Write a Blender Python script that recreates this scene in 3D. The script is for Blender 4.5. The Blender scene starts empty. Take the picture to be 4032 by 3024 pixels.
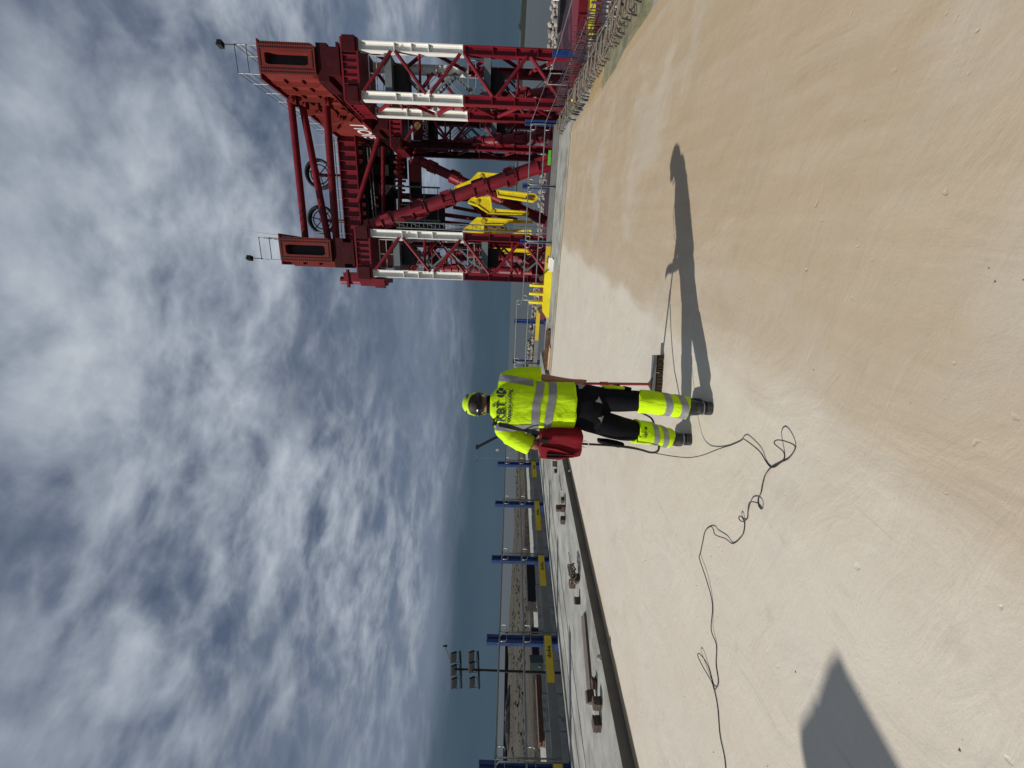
import bpy, bmesh, math, random
from mathutils import Vector, Matrix, noise
from mathutils.bvhtree import BVHTree
V = Vector
R = math.radians
random.seed(7)
scene = bpy.context.scene
COL = scene.collection

# ------------------------------------------------------------------ camera
F, TH, RO, H = 1515.0, 17 / 1515.0, 0.034, 1.45
fw = V((0, math.cos(TH), -math.sin(TH)))
dn = V((0, -math.sin(TH), -math.cos(TH)))
lf = V((-1, 0, 0))
cx_ = dn * math.cos(RO) - lf * math.sin(RO)
cy_ = dn * math.sin(RO) + lf * math.cos(RO)
cam_d = bpy.data.cameras.new('camera')
cam_d.sensor_fit = 'HORIZONTAL'
cam_d.sensor_width = 36
cam_d.lens = 36 * F / 4032
cam_d.clip_start = 0.05
cam_d.clip_end = 60000
cam = bpy.data.objects.new('camera', cam_d)
COL.objects.link(cam)
m = Matrix((cx_, -cy_, -fw)).transposed().to_4x4()
m.translation = V((0, 0, H))
cam.matrix_world = m
scene.camera = cam

# ------------------------------------------------------------------ light
SUN_EL = R(36.5)
SUN_H = V((-0.974, -0.228, 0)).normalized()
SUN = V((SUN_H.x * math.cos(SUN_EL), SUN_H.y * math.cos(SUN_EL), math.sin(SUN_EL)))
sl = bpy.data.lights.new('sun', 'SUN')
sl.energy = 4.2
sl.angle = R(0.53)
sl.color = (1.0, 0.95, 0.87)
so = bpy.data.objects.new('sun', sl)
COL.objects.link(so)
so.rotation_euler = SUN.to_track_quat('Z', 'Y').to_euler()
scene.view_settings.view_transform = 'Standard'
scene.view_settings.look = 'None'
scene.view_settings.exposure = 0
scene.view_settings.gamma = 1
scene.view_settings.use_curve_mapping = False


class NT:
    """tiny node helper"""
    def __init__(self, tree):
        self.t = tree

    def n(self, typ, **kw):
        nd = self.t.nodes.new(typ)
        for k, v in kw.items():
            setattr(nd, k, v)
        return nd

    def l(self, a, b):
        self.t.links.new(a, b)

    def math(self, op, a, b=None, clamp=False):
        nd = self.n('ShaderNodeMath', operation=op, use_clamp=clamp)
        for i, x in enumerate((a, b)):
            if x is None:
                continue
            if isinstance(x, (int, float)):
                nd.inputs[i].default_value = x
            else:
                self.l(x, nd.inputs[i])
        return nd.outputs[0]

    def vmath(self, op, a, b=None):
        nd = self.n('ShaderNodeVectorMath', operation=op)
        for i, x in enumerate((a, b)):
            if x is None:
                continue
            if isinstance(x, (tuple, list)):
                nd.inputs[i].default_value = x
            else:
                self.l(x, nd.inputs[i])
        return nd

    def noise(self, vec, scale, detail=4, rough=0.55, dist=0.0):
        nd = self.n('ShaderNodeTexNoise')
        nd.inputs['Scale'].default_value = scale
        nd.inputs['Detail'].default_value = detail
        nd.inputs['Roughness'].default_value = rough
        nd.inputs['Distortion'].default_value = dist
        if vec is not None:
            self.l(vec, nd.inputs['Vector'])
        return nd.outputs['Fac']

    def mapping(self, vec, scale=(1, 1, 1), rot=(0, 0, 0), loc=(0, 0, 0)):
        nd = self.n('ShaderNodeMapping')
        nd.inputs['Scale'].default_value = scale
        nd.inputs['Rotation'].default_value = rot
        nd.inputs['Location'].default_value = loc
        self.l(vec, nd.inputs['Vector'])
        return nd.outputs[0]

    def ramp(self, fac, stops, interp='LINEAR'):
        nd = self.n('ShaderNodeValToRGB')
        cr = nd.color_ramp
        cr.interpolation = interp
        while len(cr.elements) < len(stops):
            cr.elements.new(0.5)
        for e, (p, c) in zip(cr.elements, stops):
            e.position = p
            e.color = (c, c, c, 1) if isinstance(c, (int, float)) else (c[0], c[1], c[2], 1)
        self.l(fac, nd.inputs[0])
        return nd.outputs[0]

    def mix(self, fac, a, b, typ='MIX'):
        nd = self.n('ShaderNodeMix', data_type='RGBA', blend_type=typ)
        for sock, x in ((nd.inputs[0], fac), (nd.inputs[6], a), (nd.inputs[7], b)):
            if isinstance(x, (int, float)):
                sock.default_value = x
            elif isinstance(x, (tuple, list)):
                sock.default_value = (x[0], x[1], x[2], 1)
            else:
                self.l(x, sock)
        return nd.outputs[2]


# sky: clear NISHITA sky showing through a broken cloud deck
w = bpy.data.worlds.new('World')
scene.world = w
w.use_nodes = True
w.node_tree.nodes.clear()
N = NT(w.node_tree)
tc = N.n('ShaderNodeTexCoord').outputs['Generated']
sep = N.n('ShaderNodeSeparateXYZ')
N.l(tc, sep.inputs[0])
z = N.math('MAXIMUM', sep.outputs[2], 0.0)
zz = N.math('ADD', z, 0.16)
comb = N.n('ShaderNodeCombineXYZ')
N.l(N.math('DIVIDE', sep.outputs[0], zz), comb.inputs[0])
N.l(N.math('DIVIDE', sep.outputs[1], zz), comb.inputs[1])
cp = comb.outputs[0]
cpr = N.mapping(cp, scale=(0.85, 1.05, 1), rot=(0, 0, R(-38)), loc=(3.1, 1.7, 0))
# shreds are pulled about by a slow warp so that edges curl
wrp = N.n('ShaderNodeTexNoise')
wrp.inputs['Scale'].default_value = 1.4
wrp.inputs['Detail'].default_value = 3
N.l(cp, wrp.inputs['Vector'])
wv_ = N.vmath('MULTIPLY', N.vmath('SUBTRACT', wrp.outputs['Color'], (0.5, 0.5, 0.5)).outputs[0], (0.22, 0.22, 0.0)).outputs[0]
cpw = N.vmath('ADD', cpr, wv_).outputs[0]
big = N.noise(N.mapping(cpr, loc=(2.6, 1.2, 0)), 0.75, 2, 0.5, 0.2)
mid = N.noise(cpw, 2.5, 6, 0.55, 0.0)
puf = N.noise(N.mapping(cpw, loc=(7.3, 2.2, 4)), 8.0, 6, 0.58, 0.0)
bln = N.noise(N.mapping(cpw, loc=(2.2, 8.1, 1)), 5.0, 3, 0.5, 0.0)
bil = N.math('SUBTRACT', 0.62, N.math('MULTIPLY', N.math('ABSOLUTE', N.math('SUBTRACT', bln, 0.5)), 3.2))
det = N.math('ADD', N.math('MULTIPLY', mid, 1.05), N.math('MULTIPLY', puf, 0.52))
det = N.math('ADD', det, N.math('MULTIPLY', bil, 0.22))
det = N.math('SUBTRACT', det, 0.88)
# cloud heaps are lumpy, the gaps between them smooth veils
amp = N.ramp(big, [(0.36, 0.40), (0.56, 1.0)])
dens = N.math('ADD', N.math('MULTIPLY', det, amp), N.math('MULTIPLY', N.math('SUBTRACT', big, 0.5), 0.72))
dens = N.math('ADD', dens, 0.445)
sky = N.n('ShaderNodeTexSky')
sky.sky_type = 'NISHITA'
sky.sun_disc = False
sky.sun_elevation = SUN_EL
sky.sun_rotation = math.atan2(SUN.x, SUN.y)
sky.air_density = 1.0
sky.dust_density = 1.0
clouds = N.ramp(dens, [(0.26, (0.74, 0.96, 1.48)), (0.37, (1.42, 1.74, 2.38)), (0.47, (2.35, 2.74, 3.38)),
                       (0.57, (3.3, 3.75, 4.4)), (0.70, (4.5, 4.95, 5.5)), (0.92, (7.0, 7.2, 7.4))])
clouds = N.mix(N.ramp(z, [(0.14, 0.55), (0.42, 0.0)]), clouds, (1.75, 2.15, 2.85))
cover = N.ramp(dens, [(0.20, 0.80), (0.42, 1.0)])
col = N.mix(cover, sky.outputs[0], clouds)
# flat, dull layer of far cloud low over the horizon
hz = N.noise(N.mapping(tc, scale=(1, 1, 6)), 2.6, 5, 0.5)
low = N.math('ADD', z, N.math('MULTIPLY', N.math('SUBTRACT', hz, 0.5), 0.12))
lowf = N.ramp(low, [(0.08, 1.0), (0.19, 0.0)], 'EASE')
lowc = N.mix(hz, (0.40, 0.72, 1.05), (0.68, 1.0, 1.35))
col = N.mix(lowf, col, lowc)
bg = N.n('ShaderNodeBackground')
bg.inputs['Strength'].default_value = 0.1
N.l(col, bg.inputs['Color'])
wo = N.n('ShaderNodeOutputWorld')
N.l(bg.outputs[0], wo.inputs[0])

# ------------------------------------------------------------------ frames
AS, AK = R(24), R(16.5)


def frame(a):
    ax = V((math.sin(a), math.cos(a), 0))
    bx = V((math.cos(a), -math.sin(a), 0))
    return lambda s, t, z=0.0: ax * s + bx * t + V((0, 0, z))


S = frame(AS)      # along / across the tunnel roof slab
K = frame(AK)      # along / across the gantry
SA, SB = S(1, 0), S(0, 1)
KA, KB = K(1, 0), K(0, 1)
ZU = V((0, 0, 1))

# ------------------------------------------------------------------ materials
MATS = {}


def pmat(name, c, rough=0.6, metal=0.0, var=0.18, scale=6.0, bump=0.0, bscale=60.0, c2=None, c2f=(0.55, 0.7),
         stretch=(1, 1, 1), spec=0.5, detail=5):
    mt = bpy.data.materials.new(name)
    mt.use_nodes = True
    n = NT(mt.node_tree)
    b = mt.node_tree.nodes['Principled BSDF']
    co = n.n('ShaderNodeTexCoord').outputs['Object']
    v = n.mapping(co, scale=stretch)
    f = n.noise(v, scale, detail, 0.6)
    lo = tuple(x * (1 - var) for x in c)
    hi = tuple(min(1, x * (1 + var)) for x in c)
    colr = n.mix(n.ramp(f, [(0.3, 0.0), (0.7, 1.0)]), lo, hi)
    if c2 is not None:
        g = n.noise(n.mapping(co, scale=stretch, loc=(3, 9, 5)), scale * 0.45, 7, 0.65)
        colr = n.mix(n.ramp(g, [(c2f[0], 0.0), (c2f[1], 1.0)]), colr, c2)
    n.l(colr, b.inputs['Base Color'])
    n.l(n.ramp(f, [(0.2, max(0.02, rough - 0.1)), (0.8, min(1, rough + 0.1))]), b.inputs['Roughness'])
    b.inputs['Metallic'].default_value = metal
    b.inputs['Specular IOR Level'].default_value = spec
    if bump > 0:
        bp = n.n('ShaderNodeBump')
        bp.inputs['Strength'].default_value = 1.0
        bp.inputs['Distance'].default_value = bump
        n.l(n.noise(co, bscale, 5, 0.6), bp.inputs['Height'])
        n.l(bp.outputs[0], b.inputs['Normal'])
    MATS[name] = mt
    return mt


M_red = pmat('red_paint', (0.180, 0.0095, 0.0190), 0.5, 0, 0.22, 1.3, c2=(0.045, 0.008, 0.009), c2f=(0.52, 0.74), stretch=(1, 1, 0.35), spec=0.35)
M_redd = pmat('dark_shade_red_paint', (0.050, 0.0055, 0.0070), 0.6, 0, 0.25, 1.5, c2=(0.02, 0.005, 0.006), c2f=(0.5, 0.8), spec=0.2)  # dark red parts; on the rear cross girder it paints in shade
M_orng = pmat('orange_red_paint', (0.185, 0.026, 0.020), 0.6, 0, 0.2, 0.9, c2=(0.12, 0.016, 0.014), c2f=(0.55, 0.8), stretch=(1, 1, 0.4), spec=0.3)  # more orange than the main red; girders, brackets, hanger plates
M_white = pmat('white_paint', (0.78, 0.77, 0.72), 0.5, 0, 0.06, 2.0, c2=(0.42, 0.36, 0.27), c2f=(0.60, 0.82), stretch=(1, 1, 0.25))
M_galv = pmat('galvanised_steel', (0.18, 0.195, 0.195), 0.5, 0.35, 0.2, 5)
M_galvl = pmat('light_galvanised_tube', (0.42, 0.44, 0.42), 0.45, 0.5, 0.15, 9)
M_board = pmat('grey_board', (0.155, 0.16, 0.155), 0.65, 0, 0.15, 3, c2=(0.23, 0.23, 0.22), c2f=(0.55, 0.8))
M_gplat = pmat('grey_platform_steel', (0.14, 0.165, 0.175), 0.6, 0.1, 0.15, 2)
M_black = pmat('black_steel', (0.007, 0.0065, 0.008), 0.7, 0, 0.3, 4)
M_yel = pmat('yellow_paint', (0.80, 0.66, 0.012), 0.5, 0, 0.08, 3, c2=(0.36, 0.28, 0.03), c2f=(0.60, 0.8))
M_sty = pmat('yellow_sticker', (0.58, 0.42, 0.015), 0.6, 0, 0.12, 5, c2=(0.34, 0.25, 0.04), c2f=(0.6, 0.85))
M_blue = pmat('blue_paint', (0.010, 0.036, 0.145), 0.45, 0.1, 0.25, 4, c2=(0.05, 0.06, 0.09), c2f=(0.64, 0.8))
M_wood = pmat('dark_timber', (0.085, 0.058, 0.043), 0.85, 0, 0.3, 14, 0.003, 60, c2=(0.16, 0.12, 0.09), c2f=(0.55, 0.75), stretch=(1, 1, 5))
M_woodl = pmat('fresh_timber', (0.52, 0.36, 0.20), 0.8, 0, 0.25, 3, stretch=(1, 1, 4))
M_plank = pmat('weathered_plank', (0.135, 0.105, 0.085), 0.85, 0, 0.25, 6, 0.002, 80, c2=(0.085, 0.06, 0.05), c2f=(0.5, 0.75))
M_rust = pmat('rusty_steel', (0.11, 0.055, 0.035), 0.85, 0.2, 0.35, 12, c2=(0.20, 0.13, 0.09), c2f=(0.5, 0.7))
M_rebar = pmat('cement_splashed_rebar', (0.165, 0.145, 0.118), 0.85, 0.1, 0.3, 18, c2=(0.12, 0.075, 0.055), c2f=(0.5, 0.62))
M_rebd = pmat('dark_rebar', (0.05, 0.028, 0.034), 0.8, 0.2, 0.3, 18)
M_rub = pmat('black_rubber', (0.012, 0.012, 0.012), 0.5, 0, 0.2, 20)
M_green = pmat('lime_green_panel', (0.10, 0.45, 0.035), 0.6, 0, 0.1, 3)
M_text = pmat('black_lettering', (0.015, 0.017, 0.02), 0.6, 0, 0.1, 20)
M_wtext = pmat('white_lettering', (0.72, 0.72, 0.74), 0.55, 0, 0.08, 6)
M_gtext = pmat('grey_lettering', (0.30, 0.30, 0.30), 0.6, 0, 0.1, 6)
M_gold = pmat('gold_emblem', (0.35, 0.22, 0.08), 0.6, 0, 0.1, 6)
M_conc = pmat('grey_concrete', (0.325, 0.325, 0.295), 0.85, 0, 0.28, 2.4, 0.005, 30, c2=(0.17, 0.168, 0.138), c2f=(0.49, 0.66), detail=10)
M_concd = pmat('shade_dark_concrete', (0.135, 0.122, 0.10), 0.9, 0, 0.25, 3, 0.004, 40)  # dark concrete; on the step it paints in the shade of the face
M_rock = pmat('pale_rock', (0.30, 0.275, 0.24), 0.9, 0, 0.35, 0.5, 0.03, 3)
M_rock2 = pmat('dark_rock', (0.13, 0.115, 0.10), 0.9, 0, 0.35, 0.5, 0.03, 3)
M_shore = pmat('wooded_hill', (0.014, 0.019, 0.014), 0.95, 0, 0.4, 0.05, 1.5, 0.2)
M_cover = pmat('container_green', (0.03, 0.05, 0.045), 0.6, 0, 0.2, 1)
M_glass = pmat('lamp_glass', (0.20, 0.19, 0.17), 0.35, 0.0, 0.1, 5)
M_hull = pmat('pale_hull', (0.62, 0.62, 0.60), 0.55, 0, 0.08, 0.6, c2=(0.40, 0.38, 0.34), c2f=(0.6, 0.85))


def mat_floor():
    mt = bpy.data.materials.new('primed_slab')
    mt.use_nodes = True
    n = NT(mt.node_tree)
    b = mt.node_tree.nodes['Principled BSDF']
    pos = n.n('ShaderNodeNewGeometry').outputs['Position']
    t = n.vmath('DOT_PRODUCT', pos, tuple(SB)).outputs['Value']
    s = n.vmath('DOT_PRODUCT', pos, tuple(SA)).outputs['Value']
    cb = n.n('ShaderNodeCombineXYZ')
    n.l(t, cb.inputs[0]); n.l(s, cb.inputs[1])
    st = cb.outputs[0]
    # the pale top coat ends along a line parallel to the slab; tan primer beyond it
    wob = n.math('MULTIPLY', n.math('SUBTRACT', n.noise(st, 0.9, 4, 0.6), 0.5), 0.60)
    stp = n.math('MULTIPLY', n.math('SUBTRACT', n.noise(n.mapping(st, scale=(3.2, 0.35, 1)), 1.1, 3, 0.5), 0.5), 0.55)
    e = n.math('ADD', n.math('ADD', t, wob), stp)
    coat = n.ramp(n.math('ADD', n.math('MULTIPLY', e, 0.4), 0.80), [(0.42, 0.0), (0.50, 0.72), (0.62, 0.88), (1.0, 1.0)])
    coat = n.math('MULTIPLY', coat, n.ramp(n.math('MULTIPLY', s, 0.2), [(0.05, 0.72), (0.62, 1.0)]))
    pale = n.mix(n.noise(st, 1.6, 6, 0.6), (0.560, 0.502, 0.415), (0.675, 0.622, 0.530))
    tan = n.mix(n.noise(st, 1.2, 6, 0.6), (0.375, 0.280, 0.172), (0.490, 0.390, 0.262))
    col = n.mix(coat, pale, tan)
    hue = n.noise(n.mapping(st, loc=(21, 2, 2)), 0.9, 5, 0.6, 0.5)
    col = n.mix(n.ramp(hue, [(0.35, 0.35), (0.5, 0.0)]), col, (0.56, 0.54, 0.485))
    col = n.mix(n.ramp(hue, [(0.52, 0.0), (0.70, 0.16)]), col, (0.58, 0.49, 0.41))
    # roller streaks along the slab and blotches
    strk = n.noise(n.mapping(st, scale=(5.0, 0.5, 1)), 1.4, 6, 0.62)
    col = n.mix(n.ramp(strk, [(0.42, 0.0), (0.64, 0.40)]), col, n.mix(0.35, col, (0.66, 0.60, 0.50)))
    blo = n.noise(n.mapping(st, loc=(5, 3, 2)), 0.55, 7, 0.65)
    col = n.mix(n.ramp(blo, [(0.52, 0.0), (0.74, 0.30)]), col, (0.42, 0.325, 0.22))
    blo2 = n.noise(n.mapping(st, loc=(15, 8, 2)), 2.6, 7, 0.65, 0.6)
    col = n.mix(n.ramp(blo2, [(0.58, 0.0), (0.70, 0.30)]), col, (0.40, 0.34, 0.26))
    # yellowed strip where the coat stops short of the edges
    edge = n.ramp(n.math('ADD', n.math('MULTIPLY', n.math('ABSOLUTE', n.math('ADD', t, 1.53)), 1.0), n.math('MULTIPLY', n.noise(st, 3, 4), 0.12)),
                  [(0.0, 0.0), (1.0, 1.0)])
    ed = n.math('GREATER_THAN', n.math('ADD', n.math('ABSOLUTE', n.math('ADD', t, 1.53)), n.math('MULTIPLY', n.noise(st, 4, 4), 0.10)), 3.545)
    col = n.mix(n.math('MULTIPLY', ed, 0.75), col, (0.42, 0.31, 0.18))
    sp = n.noise(st, 34, 3, 0.7)
    col = n.mix(n.ramp(sp, [(0.68, 0.0), (0.78, 0.22)]), col, (0.26, 0.20, 0.14))
    ckw = n.n('ShaderNodeTexNoise')
    ckw.inputs['Scale'].default_value = 1.7
    ckw.inputs['Detail'].default_value = 6
    n.l(st, ckw.inputs['Vector'])
    scf = n.noise(n.mapping(st, scale=(14, 0.9, 1), rot=(0, 0, R(18))), 1.2, 4, 0.6, 0.3)
    col = n.mix(n.ramp(scf, [(0.66, 0.0), (0.74, 0.28)]), col, (0.36, 0.29, 0.21))
    scf2 = n.noise(n.mapping(st, scale=(0.8, 11, 1), rot=(0, 0, R(-30))), 1.5, 4, 0.6, 0.3)
    col = n.mix(n.ramp(scf2, [(0.67, 0.0), (0.75, 0.30)]), col, (0.70, 0.66, 0.58))
    vs_ = n.n('ShaderNodeTexVoronoi')
    vs_.inputs['Scale'].default_value = 8.0
    n.l(n.mapping(st, loc=(12, 5, 0)), vs_.inputs['Vector'])
    spk = n.ramp(vs_.outputs['Distance'], [(0.030, 0.75), (0.050, 0.0)])
    spm = n.ramp(n.noise(st, 2.2, 3, 0.6), [(0.50, 0.0), (0.60, 1.0)])
    col = n.mix(n.math('MULTIPLY', spk, spm), col, (0.17, 0.13, 0.09))
    ck = n.n('ShaderNodeTexVoronoi')
    ck.feature = 'DISTANCE_TO_EDGE'
    ck.inputs['Scale'].default_value = 0.42
    n.l(n.vmath('ADD', st, n.vmath('MULTIPLY', n.vmath('SUBTRACT', ckw.outputs['Color'], (0.5, 0.5, 0.5)).outputs[0], (0.7, 0.7, 0)).outputs[0]).outputs[0], ck.inputs['Vector'])
    ckl = n.ramp(ck.outputs['Distance'], [(0.0, 0.10), (0.0035, 0.0)])
    ckm = n.ramp(n.noise(n.mapping(st, loc=(6, 1, 0)), 0.7, 3, 0.6), [(0.52, 0.0), (0.60, 1.0)])
    col = n.mix(n.math('MULTIPLY', ckl, ckm), col, (0.30, 0.25, 0.19))
    grn = n.noise(st, 90, 4, 0.75)
    col = n.mix(n.ramp(grn, [(0.30, 0.16), (0.55, 0.0)]), col, (0.30, 0.24, 0.17))
    n.l(col, b.inputs['Base Color'])
    b.inputs['Roughness'].default_value = 0.62
    b.inputs['Specular IOR Level'].default_value = 0.28
    dn_ = n.n('ShaderNodeTexNoise')
    dn_.inputs['Scale'].default_value = 22
    n.l(st, dn_.inputs['Vector'])
    dstr = dn_.outputs['Color']
    vo = n.n('ShaderNodeTexVoronoi')
    vo.inputs['Scale'].default_value = 7.5
    vo.inputs['Randomness'].default_value = 1.0
    n.l(n.vmath('ADD', st, n.vmath('MULTIPLY', dstr, (0.05, 0.05, 0)).outputs[0]).outputs[0], vo.inputs['Vector'])
    pit = n.ramp(vo.outputs['Distance'], [(0.0, 0.0), (0.05, 0.35), (0.09, 0.9), (0.12, 0.9)])
    keep = n.ramp(n.noise(st, 0.9, 3, 0.6), [(0.44, 0.0), (0.52, 1.0)])
    pith = n.mix(keep, (0.9, 0.9, 0.9), pit)
    rip = n.noise(n.mapping(st, scale=(1.0, 2.6, 1), rot=(0, 0, R(25))), 2.2, 7, 0.62, 1.6)
    und = n.noise(n.mapping(st, rot=(0, 0, R(-20)), scale=(1.1, 0.9, 1)), 1.6, 5, 0.55, 0.8)
    fine = n.noise(st, 170, 3, 0.7)
    h = n.math('ADD', n.math('MULTIPLY', pith, 0.0042), n.math('MULTIPLY', rip, 0.0048))
    h = n.math('ADD', h, n.math('MULTIPLY', und, 0.017))
    h = n.math('ADD', h, n.math('MULTIPLY', fine, 0.0007))
    # trowel chatter in patches, second crop of small pits
    wv = n.n('ShaderNodeTexWave', wave_type='BANDS', bands_direction='Y')
    wv.inputs['Scale'].default_value = 7.0
    wv.inputs['Distortion'].default_value = 6.0
    wv.inputs['Detail'].default_value = 4.0
    wv.inputs['Detail Scale'].default_value = 1.6
    n.l(n.mapping(st, rot=(0, 0, R(35)), loc=(2.0, 0.4, 0)), wv.inputs['Vector'])
    chp = n.ramp(n.noise(n.mapping(st, loc=(9, 4, 1)), 0.8, 3, 0.5), [(0.54, 0.0), (0.64, 1.0)])
    h = n.math('ADD', h, n.math('MULTIPLY', n.math('MULTIPLY', wv.outputs['Fac'], chp), 0.00012))
    vo2 = n.n('ShaderNodeTexVoronoi')
    vo2.inputs['Scale'].default_value = 13.0
    n.l(n.mapping(st, loc=(31, 17, 0)), vo2.inputs['Vector'])
    pit2 = n.ramp(vo2.outputs['Distance'], [(0.0, 0.0), (0.10, 1.0)])
    keep2 = n.ramp(n.noise(n.mapping(st, loc=(3, 44, 0)), 1.7, 3, 0.6), [(0.55, 0.0), (0.62, 1.0)])
    h = n.math('ADD', h, n.math('MULTIPLY', n.mix(keep2, (1, 1, 1), pit2), 0.003))
    bp = n.n('ShaderNodeBump')
    bp.inputs['Distance'].default_value = 1.0
    bp.inputs['Strength'].default_value = 0.85
    n.l(h, bp.inputs['Height'])
    n.l(bp.outputs[0], b.inputs['Normal'])
    return mt


def mat_sea():
    mt = bpy.data.materials.new('sea_water')
    mt.use_nodes = True
    n = NT(mt.node_tree)
    b = mt.node_tree.nodes['Principled BSDF']
    pos = n.n('ShaderNodeNewGeometry').outputs['Position']
    f = n.noise(n.mapping(pos, scale=(1, 0.3, 1)), 0.012, 4, 0.55)
    n.l(n.mix(f, (0.055, 0.068, 0.074), (0.085, 0.098, 0.102)), b.inputs['Base Color'])
    b.inputs['Roughness'].default_value = 0.42
    b.inputs['IOR'].default_value = 1.33
    bp = n.n('ShaderNodeBump')
    bp.inputs['Distance'].default_value = 0.25
    n.l(n.noise(n.mapping(pos, scale=(1, 1, 1)), 0.7, 5, 0.6), bp.inputs['Height'])
    n.l(bp.outputs[0], b.inputs['Normal'])
    return mt


def mat_land():
    mt = bpy.data.materials.new('rough_ground')
    mt.use_nodes = True
    n = NT(mt.node_tree)
    b = mt.node_tree.nodes['Principled BSDF']
    pos = n.n('ShaderNodeNewGeometry').outputs['Position']
    v = n.mapping(pos, rot=(0, 0, AS), scale=(1, 1, 1))
    v2 = n.mapping(v, scale=(1.0, 0.25, 1))
    f = n.noise(v2, 0.16, 9, 0.70, 0.6)
    col = n.ramp(f, [(0.30, (0.016, 0.014, 0.011)), (0.42, (0.038, 0.031, 0.023)), (0.50, (0.070, 0.056, 0.040)), (0.56, (0.032, 0.026, 0.020)), (0.70, (0.028, 0.025, 0.021))])
    g = n.noise(n.mapping(v2, loc=(40, 11, 3)), 0.09, 8, 0.70)
    col = n.mix(n.ramp(g, [(0.53, 0.0), (0.62, 0.85)]), col, n.mix(n.noise(v, 1.1, 5), (0.028, 0.042, 0.014), (0.075, 0.10, 0.03)))
    n.l(col, b.inputs['Base Color'])
    b.inputs['Roughness'].default_value = 0.95
    bp = n.n('ShaderNodeBump')
    bp.inputs['Distance'].default_value = 0.5
    n.l(n.noise(v, 0.8, 6, 0.65), bp.inputs['Height'])
    n.l(bp.outputs[0], b.inputs['Normal'])
    return mt


M_floor, M_sea, M_land = mat_floor(), mat_sea(), mat_land()

# ------------------------------------------------------------------ mesh helpers
BASE = {}


def perp(d):
    d = d.normalized()
    u = ZU if abs(d.z) < 0.95 else V((0, 1, 0))
    x = d.cross(u).normalized()
    return x, x.cross(d).normalized()


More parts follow.
